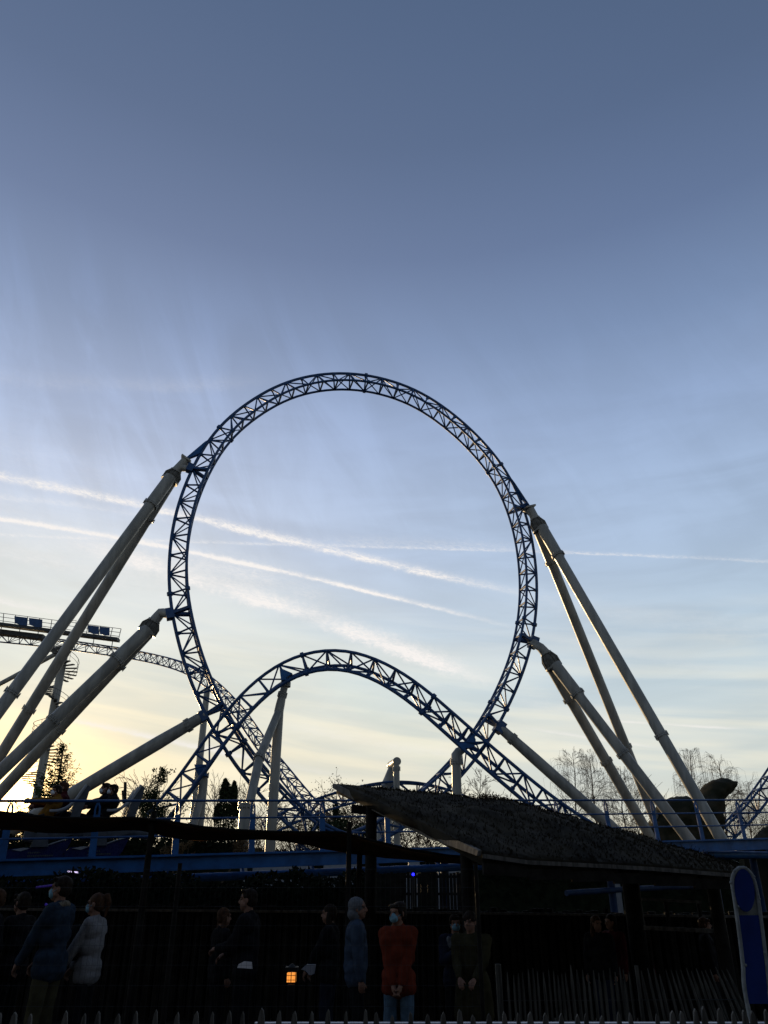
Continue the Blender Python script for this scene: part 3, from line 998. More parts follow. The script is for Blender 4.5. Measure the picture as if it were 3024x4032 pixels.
for i in range(m_):
    a = st_[int(i * (len(st_) - 1) / (m_ - 1))]
    b = sb_[int(i * (len(sb_) - 1) / (m_ - 1))]
    for j in range(R_):
        t = j / (R_ - 1)
        p = a.lerp(b, t)
        p.z -= .05 * sin(pi * t) + .015 * noise.noise(p * 2.5)
        vs.append(p)
fs = [(i * R_ + j, (i + 1) * R_ + j, (i + 1) * R_ + j + 1, i * R_ + j + 1) for i in range(m_ - 1) for j in range(R_ - 1)]
mb.add(vs, fs)
sail = thing('shade_sail', at(900, 3290, 12), 'long sagging brown canvas awning stretched over the queue', 'awning')
o = mb.build('canvas', M['canvas'], sail, angle=80)
sol = o.modifiers.new('thickness', 'SOLIDIFY')
sol.thickness = .02
MB().path(st_[::4], .018, 6).build('edge_rope', M['dwood'], o)
for (x, yt, yb_, Y, r, lab) in ((607, 3196, 3462, 11.3, .05, 'dark pole carrying the brown awning left of the cypress'), (1376, 3236, 3462, 11.2, .042, 'slim dark pole with a sunlit tip close to the roof post'),
                                (1416, 3345, 3470, 12.0, .05, 'short dark pole between the slim pole and the roof post')):
    p = at(x, yt, Y)
    tag(MB().path([p, Vector((p.x, Y, 0))], [r * .8, r], 10).build('awning_pole', M['dwood']), lab, 'pole', 'poles of the brown awning')

# ------------------------------------------------------------------ grass roofed shelter
SHL = thing('shelter', Vector((1.6, 11, 0)), 'wooden queue shelter with a humped roof of dry grass', 'shelter')
ridge_px = [(1326, 3086), (1410, 3093), (1500, 3102), (1600, 3112), (1660, 3117), (1750, 3123), (1810, 3134), (1870, 3143), (1930, 3146), (1985, 3148), (2030, 3157), (2100, 3173), (2180, 3199), (2250, 3217),
            (2300, 3235), (2370, 3256), (2450, 3276), (2520, 3300), (2560, 3313), (2600, 3328), (2700, 3352), (2786, 3376), (2870, 3402), (2925, 3424)]
eave_px = [(1899, 3352), (1950, 3366), (2050, 3376), (2200, 3384), (2350, 3392), (2500, 3400), (2650, 3411), (2800, 3424), (2926, 3434)]
rd = resample([at(x, y, 14.4 - 1.5 * (x - 1326) / 1600) for x, y in ridge_px], .1)
ev_ = resample([at(x, y, 9.6 + 1.4 * (x - 1899) / 1030) for x, y in eave_px], .1)
NU, NV = 90, 26
vs = []
for i in range(NU + 1):
    a = rd[int(round(i / NU * (len(rd) - 1)))]
    b = ev_[int(round(i / NU * (len(ev_) - 1)))]
    for j in range(NV + 1):
        t = j / NV
        p = a.lerp(b, t)
        edge = sin(pi * min(1, max(0, t))) * min(1, i / 6.0) * min(1, (NU - i) / 10.0)
        p.z += .10 * edge + .07 * edge * noise.noise(p * 1.6) + .03 * edge * noise.noise(p * 6)
        vs.append(p)
idx = lambda i, j: i * (NV + 1) + j
fs = [(idx(i, j), idx(i, j + 1), idx(i + 1, j + 1), idx(i + 1, j)) for i in range(NU) for j in range(NV)]
mb = MB().add(vs, fs)
roof = mb.build('roof', M['sod'], SHL, angle=180)
sol = roof.modifiers.new('thickness', 'SOLIDIFY')
sol.thickness = -.16
sol.offset = 1.0
tp = MB()
rng = random.Random(11)
for q in range(9000):
    i, j = rng.random() ** .9 * NU, (0 if q % 5 == 0 else rng.random() * NV)
    if q % 5 == 0:
        j = rng.random() * 1.2
    p = vs[idx(int(i), int(j))].lerp(vs[idx(min(NU, int(i) + 1), min(NV, int(j) + 1))], rng.random())
    L = rng.uniform(.02, .06) * (2.6 if rng.random() < .025 else 1) * (.35 if i < 7 and j < 3 else 1)
    d = Vector((rng.gauss(0, .45), rng.gauss(-.25, .45), 1)).normalized()
    w = Vector((rng.uniform(-1, 1), rng.uniform(-1, 1), 0)).normalized() * rng.uniform(.004, .009)
    m1 = p + d * L * .6
    t1 = p + d * L + Vector((rng.gauss(0, .25), rng.gauss(0, .25), -.2)) * L
    tp.add([p - w, p + w, m1 + w * .7, t1, m1 - w * .7], [(0, 1, 2, 4), (4, 2, 3)])
g = tp.build('grass', M['sod'], roof, smooth=False)
g['kind'] = 'stuff'
# low bush growing on the ridge
bs = MB()
for q in range(420):
    x = rng.gauss(1945, 42)
    yb2 = 3140 + (x - 1900) * .17
    p = at(x, yb2 - abs(rng.gauss(0, 9)) * exp(-((x - 1945) / 60) ** 2), 14.0) + Vector((0, rng.uniform(-.3, .3), 0))
    d = Vector((rng.gauss(0, 1), rng.gauss(0, 1), rng.gauss(0, 1))).normalized()
    e = d.orthogonal().normalized()
    s_ = rng.uniform(.012, .028)
    bs.add([p - d * s_, p + e * s_ * .6, p + d * s_, p - e * s_ * .6], [(0, 1, 2, 3)])
for q in range(26):
    x = 1945 + rng.gauss(0, 40)
    p = at(x, 3152 + (x - 1900) * .17, 14.0)
    bs.tube(p, p + Vector((rng.gauss(0, .08), 0, rng.uniform(.06, .16))), .004, n=3)
bs.build('shrub', M['dryleaf'], roof, smooth=False)
# rake board at the left gable, eave board, posts and beams
r_up = [at(x, y, Y) for x, y, Y in ((1324, 3086, 14.4), (1500, 3157, 13.0), (1700, 3253, 11.3), (1901, 3349, 9.6))]
r_dn = [at(x, y, Y) for x, y, Y in ((1322, 3104, 14.4), (1500, 3203, 13.0), (1700, 3300, 11.3), (1897, 3370, 9.6))]
mb = MB()
off = Vector((-.06, -.05, 0))
vs2 = [p + off for p in r_up] + [p + off for p in r_dn] + [p + off + Vector((.05, .04, 0)) for p in r_up] + [p + off + Vector((.05, .04, 0)) for p in r_dn]
fs2 = []
for i in range(3):
    fs2 += [(i, i + 4, i + 5, i + 1), (i + 8, i + 9, i + 13, i + 12), (i, i + 1, i + 9, i + 8), (i + 4, i + 12, i + 13, i + 5)]
fs2 += [(0, 8, 12, 4), (3, 7, 15, 11)]
mb.add(vs2, fs2).build('rake_board', M['wood'], SHL)
ev_low = [p + Vector((0, -.03, -.05)) for p in ev_[::6]]
mb = MB()
for i in range(len(ev_low) - 1):
    mb.bar(ev_low[i], ev_low[i + 1] + (ev_low[i + 1] - ev_low[i]) * .02, .03, .045)
mb.build('eave_board', M['wood'], SHL)
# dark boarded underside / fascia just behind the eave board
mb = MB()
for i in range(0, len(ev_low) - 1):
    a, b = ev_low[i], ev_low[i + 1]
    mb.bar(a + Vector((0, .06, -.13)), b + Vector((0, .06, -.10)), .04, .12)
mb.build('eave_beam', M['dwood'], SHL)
for (x, yt, Y, w) in ((1462, 3175, 13.2, .19), (1834, 3330, 10.4, .16), (2463, 3330, 12.2, .24), (2791, 3400, 11.6, .17)):
    p = at(x, yt, Y)
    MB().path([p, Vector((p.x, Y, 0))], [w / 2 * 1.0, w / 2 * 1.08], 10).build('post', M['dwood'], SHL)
pb = at(1462, 3185, 13.2)
MB().bar(at(1384, 3184, 13.3), at(1560, 3184, 13.3) + Vector((2.5, .4, -.35)), .14, .12).build('beam', M['dwood'], SHL)
MB().bar(at(1834, 3345, 10.4), at(2800, 3410, 11.5), .14, .14).build('beam', M['dwood'], SHL)

# ------------------------------------------------------------------ fences and boards of the queue
mb = MB()
rng = random.Random(5)
x = -8.5
while x < 9.5:
    w = rng.uniform(.10, .15)
    hgt = 1.52 - .010 * (x + 6) + rng.gauss(0, .02)
    mb.path([Vector((x, 13.3, 0)), Vector((x + rng.gauss(0, .01), 13.3, hgt))], [w / 2, w / 2 * .93], 7)
    x += w * 1.02
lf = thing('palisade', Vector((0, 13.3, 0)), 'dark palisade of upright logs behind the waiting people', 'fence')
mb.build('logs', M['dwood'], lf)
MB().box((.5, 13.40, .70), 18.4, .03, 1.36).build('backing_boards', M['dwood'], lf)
MB().bar((-8.6, 13.18, 1.47), (1.0, 13.18, 1.40), .07, .035).build('rail', M['wood'], lf)
MB().bar((1.0, 13.18, 1.40), (9.6, 13.18, 1.30), .07, .035).build('rail', M['wood'], lf)

for (xa, ya, xb, yb, Y, th, lab) in ((2535, 3653, 2860, 3668, 11.9, .05, 'thin pale wooden rail under the roof right of the thick post'), (2480, 3538, 2760, 3552, 13.0, .04, 'upper thin wooden rail under the right end of the roof')):
    bt_ = thing('wooden_rail', at(xa, ya, Y), lab, 'railing')
    MB().bar(at(xa, ya, Y), at(xb, yb, Y), .06, th).build('rail', M['wood'], bt_)
    for q in (.04, .5, .96):
        p = at(xa, ya, Y).lerp(at(xb, yb, Y), q)
        MB().tube(p, Vector((p.x, p.y + .02, 0)), .03, n=6).build('post', M['dwood'], bt_)

rng = random.Random(8)
# front picket fence
FF = thing('picket_fence', Vector((0, 6.0, 0)), 'rough split picket fence along the bottom edge of the picture', 'fence')
X0, X1 = -3.4, 3.6
xs = [3, 60, 122, 262, 334, 390, 467, 538, 616, 700, 775, 758 + 80, 905, 957, 1032, 1100, 1160, 1228, 1292, 1362, 1440, 1482, 1545, 1617, 1684, 1745, 1810, 1862, 1925, 1985, 2040, 2086, 2146, 2208, 2272, 2306, 2368, 2434, 2480, 2585, 2645, 2682, 2735, 2766, 2830, 2884, 2928, 2960, 3012]
tops = [3992, 3990, 3983, 3982, 3974, 3993, 3986, 3992, 3993, 3987, 3991]
for i, px in enumerate([-130, -60] + xs + [3085, 3150, 3215]):
    yt = 3984 + rng.gauss(0, 6) - (6 if 900 < px < 1500 else 0)
    if 1950 < px:
        yt = 3988 + rng.gauss(0, 6) - (14 if px > 2700 else 0)
    p = at(px, yt, 6.0)
    w = rng.uniform(.028, .046)
    lean = rng.gauss(0, .02)
    b = Vector((p.x + lean, 6.0, 0))
    u = Vector((1, rng.gauss(0, .15), 0)).normalized()
    o = [b - u * w * .5, b + u * w * .5, p + u * w * .48 - Vector((0, 0, .07)), p + u * w * .26 - Vector((0, 0, .015)), p + u * rng.uniform(-.1, .1) * w, p - u * w * .30 - Vector((0, 0, .02)), p - u * w * .5 - Vector((0, 0, .075))]
    MB().prism(o, Vector((0, rng.uniform(.018, .03), 0))).build('picket', M['pale'], FF)
for z in (.25, .72):
    MB().path([(-3.6, 6.04, z), (0, 6.04, z), (4.0, 6.04, z)], .004, 5).build('wire', M['wire'], FF)
# white barrier board behind it
tag(MB().box((2.35, 6.32, .48), 6.5, .05, .80).build('white_barrier', M['white']), 'long white barrier board just behind the front pickets', 'barrier')

# slatted fence seen under the roof, in front of the white plinths
sf = thing('slat_fence', at(1660, 3500, 17), 'dark slatted fence under the launch track behind the red hooded girl', 'fence')
mb = MB()
rs_ = random.Random(9)
px = 1486
while px < 1850:
    p = at(px, 3437 + rs_.gauss(0, 2), 17.4)
    mb.box((p.x, 17.4, p.z / 2), .062, .022, p.z)
    px += 13.5 + rs_.gauss(0, 1.2)
mb.build('slats', M['dwood'], sf)
MB().bar(at(1480, 3452, 17.43), at(1856, 3452, 17.43), .04, .05).bar(at(1480, 3520, 17.43), at(1856, 3520, 17.43), .04, .05).build('rails', M['dwood'], sf)

# second paling fence at the right, partly collapsed
PF = thing('paling_fence', at(2300, 3900, 8.2), 'chestnut paling fence at the lower right with its right half leaning', 'fence')
px = 1998
while px < 2880:
    k = max(0, (px - 2480) / 400.0)
    yt = 3836 + rng.gauss(0, 7) + (12 if px < 2060 else 0)
    p = at(px, yt, 8.2 + .2 * k)
    lean = rng.gauss(0, .01) + k * .22 * rng.uniform(.6, 1.2) + (.05 if px > 2500 else 0)
    b = Vector((p.x + lean, 8.2, 0))
    w = rng.uniform(.011, .017)
    MB().path([b, b.lerp(p, .9), p + (p - b) * .03], [w, w * .95, w * .25], 6).build('picket', M['paling'], PF)
    px += 21 + rng.gauss(0, 3.5)
for z in (.35, .8):
    MB().path([at(1980, 3900, 8.22) * 1, at(2900, 3900, 8.22)] if False else [Vector((at(1980, 3900, 8.22).x, 8.22, z)), Vector((at(2900, 3900, 8.22).x, 8.3, z))], .004, 5).build('wire', M['wire'], PF)
for (px, yt, w, Y) in ((1961, 3796, .05, 8.0), (2505, 3802, .03, 8.15)):
    p = at(px, yt, Y)
    MB().box((p.x, Y, p.z / 2), w, w, p.z).build('post', M['paling'], PF)

# welded wire fence in front of the queue
WF = thing('wire_fence', Vector((-1, 8.35, 0)), 'fine welded wire mesh fence in front of the waiting people', 'fence')
mb = MB()
x = -4.6
while x < .9:
    mb.tube((x, 8.35, .05), (x, 8.35, 1.86), .0010, n=3)
    x += .0507
z = .08
while z < 1.9:
    mb.tube((-4.6, 8.352, z), (.9, 8.352, z), .0012, n=3)
    z += .165
mb.build('mesh', M['wire'], WF)
for x in (-4.2, -2.05, .02 + .9):
    MB().path([(x, 8.39, 0), (x, 8.39, 1.95)], .022, 8).build('post', M['dwood'], WF)

# ------------------------------------------------------------------ tall blue totem sign at the right
Ys = 7.3
SG = thing('totem_sign', at(2950, 3950, Ys), 'tall narrow blue sign in a round topped grey frame at the right edge', 'sign')
fl = [(2942, 3952), (2926, 3800), (2912, 3680), (2897, 3570), (2888, 3510), (2883, 3475), (2886, 3450), (2897, 3430), (2913, 3417), (2930, 3418), (2948, 3430), (2963, 3452), (2975, 3490), (2985, 3540), (2998, 3640), (3012, 3750), (3026, 3880), (3033, 3952)]
fp_ = [at(x, y, Ys) for x, y in fl]
L0 = Vector((fp_[0].x + .05, Ys, 0))
L1 = Vector((fp_[-1].x + .05, Ys, 0))
MB().path(resample([L0] + fp_ + [L1], .04), .017, 10).build('frame', M['signframe'], SG)
ov = MB()
cx_, cy_ = 2931, 3506
pts = []
for k in range(28):
    an = 2 * pi * k / 28
    pts.append(at(cx_ + 39 * cos(an) + 7 * -sin(an) * -1, cy_ + 84 * sin(an), Ys - .012))
ov.prism(pts, Vector((0, .014, 0))).build('oval_panel', M['signblue'], SG)
MB().prism([at(x, y, Ys - .004) for x, y in ((2906, 3604), (2985, 3604), (3010, 3800), (3024, 3952), (2946, 3952), (2926, 3780))], Vector((0, .014, 0))).build('panel', M['signblue'], SG)
MB().prism([at(x, y, Ys + .014) for x, y in ((2896, 3470), (2970, 3470), (2990, 3604), (2906, 3604))], Vector((0, .008, 0))).build('backing', M['signback'], SG)
rng = random.Random(2)
for i in range(1, len(fp_) - 1, 2):
    MB().ball(fp_[i] + Vector((rng.uniform(-.02, .02), -.01, 0)), .012, 6, 5).build('rope_knot', M['signframe'], SG)

# ------------------------------------------------------------------ lamps
lan = thing('lantern', at(1148, 3848, 9.0), 'small lit lantern glowing orange at knee height behind the mesh', 'lamp')
c = at(1148, 3848, 9.0)
lg_ = MB().box(c, .085, .085, .08).build('lamp_glass', M['lampglass'], lan)
mb = MB()
for sx in (-1, 0, 1):
    for sy in (-1, 1):
        mb.box(c + Vector((sx * .046, sy * .046, 0)), .007, .007, .095)
for z in (-.02, .02):
    for sy in (-1, 1):
        mb.box(c + Vector((0, sy * .047, z)), .098, .006, .005)
mb.build('cage', M['black'], lg_)
MB().box(c + Vector((0, 0, .075)), .13, .13, .035).path([c + Vector((0, 0, .09)), c + Vector((0, 0, .12))], [.045, .01], 8).build('lamp_cap', M['black'], lan)
MB().box((c.x, c.y, (c.z - .06) / 2), .07, .07, c.z - .06).build('post', M['dwood'], lan)

bl = thing('blue_lamp', at(1627, 3443, 16), 'round blue lamp shining under the launch track', 'lamp')
c = at(1627, 3443, 16.0)
MB().ball(c, .026, 12, 8).build('lamp_bulb', M['ledblue'], bl)
MB().tube(c + Vector((0, .03, 0)), c + Vector((0, .10, 0)), .05, n=12).tube(c + Vector((0, .09, 0)), Vector((c.x, c.y + .09, 0)), .025, n=8).build('lamp_housing', M['black'], bl)
vl = thing('strip_lamp', at(286, 3433, 15), 'short lit violet strip lamp under the beam at the left', 'lamp')
a, b = at(266, 3432, 15.0), at(308, 3435, 15.0)
MB().path([a, b], .012, 8).build('lamp_tube', M['ledviolet'], vl)
MB().bar(a + Vector((0, .04, .01)), b + Vector((0, .04, .01)), .05, .05).tube((a + b) / 2 + Vector((0, .05, 0)), Vector(((a.x + b.x) / 2, a.y + .05, 0)), .03, n=6).build('lamp_housing', M['black'], vl)
for (p, q, Y, lab) in (((142, 3494), (232, 3482), 12.5, 'dim indigo light bar beside the head of the man in denim'), ((178, 3560), (210, 3578), 9.9, 'faint indigo glowing rod at the shoulder of the man in denim')):
    a, b = at(*p, Y), at(*q, Y)
    tag(MB().path([a, b], .014, 8).build('light_bar', M['ledindigo']), lab, 'lamp')

# ------------------------------------------------------------------ dark mossy rocks / sod mounds
def pillow(name, outline, Y, depth, m, label, cat, step=9, amp=.34):
    """solid body: outline seen from the path, rounded towards front and back"""
    from mathutils.geometry import delaunay_2d_cdt
    P = [at(x, y, Y) for x, y in outline]
    P = resample(P + [P[0]], .14)[:-1]
    rngp = random.Random(4)
    pts = []
    for i, p in enumerate(P):
        k = noise.noise(p * 2.2) * .10 + noise.noise(p * 7) * .07
        pts.append(Vector((p.x + k, p.z + k)))
    n0 = len(pts)
    x0, x1 = min(p.x for p in pts), max(p.x for p in pts)
    z0, z1 = min(p.y for p in pts), max(p.y for p in pts)

    def inside(q):
        c = False
        for i in range(n0):
            a, b = pts[i], pts[i - 1]
            if (a.y > q.y) != (b.y > q.y) and q.x < (b.x - a.x) * (q.y - a.y) / (b.y - a.y) + a.x:
                c = not c
        return c

    def dist(q):
        return min((q - pts[i]).length for i in range(n0))
    g_ = .22
    allp = list(pts)
    x = x0
    while x < x1:
        z = z0
        while z < z1:
            q = Vector((x + rngp.uniform(-.05, .05), z + rngp.uniform(-.05, .05)))
            if inside(q) and dist(q) > .1:
                allp.append(q)
            z += g_
        x += g_
    vv, ee, ff, *_ = delaunay_2d_cdt(allp, [], [list(range(n0))], 1, 1e-5)
    mb = MB()
    vs, nv = [], len(vv)
    D = [min(1.0, dist(q) / (depth * .75)) for q in vv]
    for sgn in (-1, 1):
        for q, d in zip(vv, D):
            w = sqrt(max(0, 1 - (1 - d) ** 2)) * depth
            p = Vector((q.x, Y + sgn * w, q.y))
            if d > .02:
                p.y += amp * (noise.noise(p * .9) + .7 * noise.noise(p * 2.6) + .35 * noise.noise(p * 6))
            vs.append(p)
    fs = [tuple(f) for f in ff] + [tuple(reversed([i + nv for i in f])) for f in ff]
    mb.add(vs, fs)
    o = mb.build(name, m, None, angle=180)
    bmm = bmesh.new()
    bmm.from_mesh(o.data)
    bmesh.ops.remove_doubles(bmm, verts=bmm.verts, dist=.004)
    bmesh.ops.recalc_face_normals(bmm, faces=bmm.faces)
    bmm.to_mesh(o.data)
    bmm.free()
    return tag(o, label, cat)


pillow('rock_sculpture', [(2500, 3330), (2513, 3298), (2540, 3260), (2566, 3225), (2580, 3185), (2590, 3165), (2619, 3152), (2650, 3140), (2669, 3134), (2700, 3134), (2725, 3140), (2745, 3125), (2761, 3108), (2787, 3083), (2812, 3070), (2840, 3063),
                          (2864, 3068), (2886, 3077), (2899, 3090), (2896, 3102), (2884, 3120), (2866, 3134), (2850, 3146), (2838, 3165), (2838, 3198), (2843, 3256), (2846, 3300), (2850, 3400), (2850, 3480), (2500, 3480)],
       47.0, 2.2, M['rock'], 'dark mossy rock sculpture with a blunt overhanging head behind the right railing', 'rock')
pillow('grass_mound', [(2960, 3480), (2960, 3330), (2972, 3300), (2990, 3282), (3005, 3266), (3016, 3256), (3060, 3240), (3160, 3235), (3260, 3300), (3300, 3480)], 40.0, 1.6, M['rock'], 'dark grassy mound rising at the right edge behind the railing', 'mound')

# ------------------------------------------------------------------ trees and bushes
def leaf(mb, p, s, rng, k=.5):
    d = Vector((rng.gauss(0, 1), rng.gauss(0, 1), rng.gauss(0, 1))).normalized()
    e = d.orthogonal().normalized()
    mb.add([p - d * s, p + e * s * k, p + d * s, p - e * s * k], [(0, 1, 2, 3)])


def grow(mb, p, d, L, r, depth, rng, tips, spread=.6, droop=0.0, ratio=.72, kids=(2, 3), seg=3, up=.15, minr=.006):
    pts, rad = [p.copy()], [r]
    dd = d.copy()
    for i in range(seg):
        dd = (dd + Vector((rng.gauss(0, .13), rng.gauss(0, .13), rng.gauss(0, .08) + up * .25 - droop * (i + 1) / seg))).normalized()
        p = p + dd * (L / seg)
        pts.append(p.copy())
        rad.append(max(minr, r * (1 - .5 * (i + 1) / seg)))
    mb.path(pts, rad, 5 if r > .05 else 3, cap=False)
    tips.append((p, dd))
    if depth <= 0:
        return
    for _ in range(rng.randint(*kids)):
        k = rng.randint(1, seg)
        a = rng.uniform(0, 2 * pi)
        o = dd.orthogonal().normalized()
        o = Matrix.Rotation(a, 3, dd) @ o
        nd = (dd + o * spread * rng.uniform(.6, 1.4)).normalized()
        grow(mb, pts[k], nd, L * ratio * rng.uniform(.75, 1.15), max(minr, rad[k] * .62), depth - 1, rng, tips, spread, droop, ratio, kids, seg, up, minr)


def bare_tree(name, base_px, top_px, Y, seed, label, cat, weep=.0, crown_w=1.0, leaves=0, group=None, twigs=1.0, minr=.009, levels=3):
    rng = random.Random(seed)
    tp_ = at(*top_px, Y)
    bx = at(*base_px, Y).x
    H = tp_.z
    root = thing(name, Vector((bx, Y, 0)), label, cat, group)
    tr = MB()
    pts = [Vector((bx, Y, 0))]
    nseg = 7
    for i in range(1, nseg + 1):
        k = i / nseg
        pts.append(Vector((bx + (tp_.x - bx) * k + rng.gauss(0, .10), Y + rng.gauss(0, .1), H * k * .97)))
    r0 = .035 + H * .007
    tr.path(pts, [r0 * (1 - .85 * i / nseg) for i in range(nseg + 1)], 7)
    tr.build('trunk', M['birch'] if weep else M['bark'], root)
    cr = MB()
    tips = []
    fine = resample(pts, H / 40)
    for i in range(7, len(fine) - 1):
        k = i / (len(fine) - 1)
        for _ in range(2 if levels > 2 else 1):
            a = rng.uniform(0, 2 * pi)
            L = H * .20 * crown_w * (1.15 - k) ** .7 * rng.uniform(.6, 1.2)
            d = Vector((cos(a), sin(a) * .7, rng.uniform(.5, 1.1))).normalized()
            grow(cr, fine[i], d, L, r0 * .34 * (1.1 - k), levels - 1, rng, tips, .55, .03, .66, (2, 3), 3, .12, minr)
    if weep:
        for p, d in tips:
            for _ in range(2):
                if rng.random() < .45 * twigs:
                    L = rng.uniform(.5, 1.9) * weep
                    q = [p, p + d * .18 * L + Vector((rng.gauss(0, .08), rng.gauss(0, .08), -.15 * L))]
                    q.append(q[-1] + Vector((rng.gauss(0, .07), rng.gauss(0, .07), -.45 * L)))
                    q.append(q[-1] + Vector((rng.gauss(0, .06), rng.gauss(0, .06), -.45 * L)))
                    cr.path(q, [minr * .7, minr * .6, minr * .5, minr * .35], 3, cap=False)
    for p, d in tips:
        for _ in range(leaves):
            leaf(cr, p + Vector((rng.gauss(0, .2), rng.gauss(0, .2), rng.gauss(0, .2))), rng.uniform(.05, .11), rng)
    cr.build('crown', M['twig'], root, smooth=False)
    return root


G_B = 'bare birches behind the supports'
bare_tree('birch_tree', (2262, 3290), (2252, 2945), 56, 1, 'tall bare birch left of the steep grey tubes at the right', 'tree', .9, .95, group=G_B)
bare_tree('birch_tree', (2350, 3290), (2322, 2960), 58, 2, 'bare birch with two leaders between the slanting grey tubes', 'tree', .9, .9, group=G_B)
bare_tree('birch_tree', (2440, 3290), (2436, 3010), 60, 3, 'smaller bare birch half hidden by the steep grey tubes', 'tree', .8, .8, group=G_B)
bare_tree('birch_tree', (2742, 3290), (2712, 2940), 62, 4, 'bare weeping birch left of the rock sculpture head', 'tree', 1.5, .9, group=G_B, twigs=.8)
bare_tree('birch_tree', (2820, 3290), (2830, 2980), 62, 5, 'bare weeping birch right above the rock sculpture head', 'tree', 1.7, 1.0, group=G_B, twigs=.9)
bare_tree('birch_tree', (2950, 3290), (2935, 3080), 66, 6, 'bare weeping willow-like tree behind the rising track at the right edge', 'tree', 2.2, 1.3, group=G_B, twigs=1.2)
bare_tree('birch_tree', (3060, 3290), (3050, 3080), 66, 16, 'bare drooping tree cut off by the right edge', 'tree', 2.2, 1.3, group=G_B, twigs=1.2)
bare_tree('birch_tree', (1815, 3240), (1812, 3035), 70, 7, 'small bare tree just right of the stout capped column', 'tree', 0, .8, group=G_B, minr=.014)
bare_tree('birch_tree', (1890, 3240), (1892, 3030), 70, 8, 'small bare tree with a rounded crown above the bush on the roof', 'tree', 0, 1.1, group=G_B, minr=.014)
bare_tree('birch_tree', (2050, 3260), (1998, 3115), 70, 9, 'lowest bare sapling right of the bush on the roof', 'tree', 0, 1.0, group=G_B, minr=.018, levels=2)

G_S = 'bare bushes along the far edge of the park'
for i, (bx, tx, ty, Y, sd, lab) in enumerate((
        (1000, 990, 3125, 52, 21, 'bare bush behind the forked base of the hump column'),
        (1060, 1075, 3170, 55, 22, 'bare bush right of the hump column base'),
        (860, 845, 3100, 55, 23, 'bare bush left of the dark cypress'),
        (1310, 1335, 3120, 60, 24, 'thin tree in front of the low turn track left of the roof'),
        (1240, 1235, 3205, 58, 25, 'bare bush under the low turn track, right of the crossing tracks'),
        (1420, 1410, 3195, 58, 26, 'bare bush just left of the dark roof post'),
        (1370, 1368, 3205, 57, 35, 'bare bush behind the slim awning pole'),
        (1530, 1535, 3200, 58, 27, 'bare bush seen under the gable just right of the roof post'),
        (1610, 1605, 3215, 58, 28, 'bare bush seen under the gable by the slanting white strut'),
        (1690, 1690, 3245, 58, 29, 'bare bush seen low under the gable at its right end'),
        (1130, 1140, 3215, 58, 30, 'bare bush behind the crossing tracks at the foot of the loop'),
        (560, 575, 3075, 45, 31, 'thin bare shrub right of the seed headed shrub'),
        (2200, 2190, 3165, 62, 32, 'bare bush behind the foot of the slanting tube at the right'),
        (2500, 2500, 3120, 62, 33, 'bare bush between the steep tubes and the rock sculpture'))):
    bare_tree('bare_bush', (bx, 3300), (tx, ty), Y, sd, lab, 'bush', 0, 1.9, leaves=2 if i in (3, 5, 7, 8, 4) else 0, group=G_S, minr=.012)

# conifer in front of the sun
def conifer(base_px, top_px, Y, seed, label, wid=.30, bare_top=.25):
    rng = random.Random(seed)
    t = at(*top_px, Y)
    bx = at(*base_px, Y).x
    H = t.z
    root = thing('conifer', Vector((bx, Y, 0)), label, 'tree')
    MB().path([(bx, Y, 0), ((bx + t.x) / 2, Y, H / 2), (t.x, Y, H)], [.22, .13, .02], 8).build('trunk', M['bark'], root)
    cr = MB()
    z = H * .12
    while z < H * .99:
        k = z / H
        R = H * wid * (1 - k) ** .85 * rng.uniform(.75, 1.25) + .12
        for q in range(rng.randint(5, 7)):
            a = rng.uniform(0, 2 * pi)
            RR = R * rng.uniform(.6, 1.15)
            d = Vector((cos(a), sin(a), .12 + .35 * k)).normalized()
            p0 = Vector((bx + (t.x - bx) * k, Y, z))
            n_ = max(3, int(RR / .16))
            pts = []
            for i in range(n_ + 1):
                s_ = i / n_
                pts.append(p0 + d * RR * s_ + Vector((0, 0, -.16 * RR * sin(pi * s_) + .10 * RR * s_ * s_)))
            cr.path(pts, [.018 * (1.2 - i / n_) for i in range(n_ + 1)], 3, cap=False)
            for i in range(1, n_ + 1):
                for _ in range(9 if k < 1 - bare_top else 4):
                    c_ = pts[i] + Vector((rng.gauss(0, .09), rng.gauss(0, .09), rng.gauss(0, .06)))
                    e = (d + Vector((rng.gauss(0, .7), rng.gauss(0, .7), rng.gauss(-.1, .5)))).normalized()
                    L = rng.uniform(.08, .20)
                    w = e.orthogonal().normalized() * .028
                    cr.add([c_ - w, c_ + w, c_ + e * L + w * .3, c_ + e * L - w * .3], [(0, 1, 2, 3)])
        z += H * .022 * rng.uniform(.7, 1.3)
    cr.build('crown', M['needle'], root, smooth=False)


conifer((222, 3200), (253, 2925), 44, 41, 'dark ragged conifer against the low sun at the left', .34)
conifer((-60, 3200), (-80, 3020), 46, 46, 'dark conifer cut off by the left edge', .25)


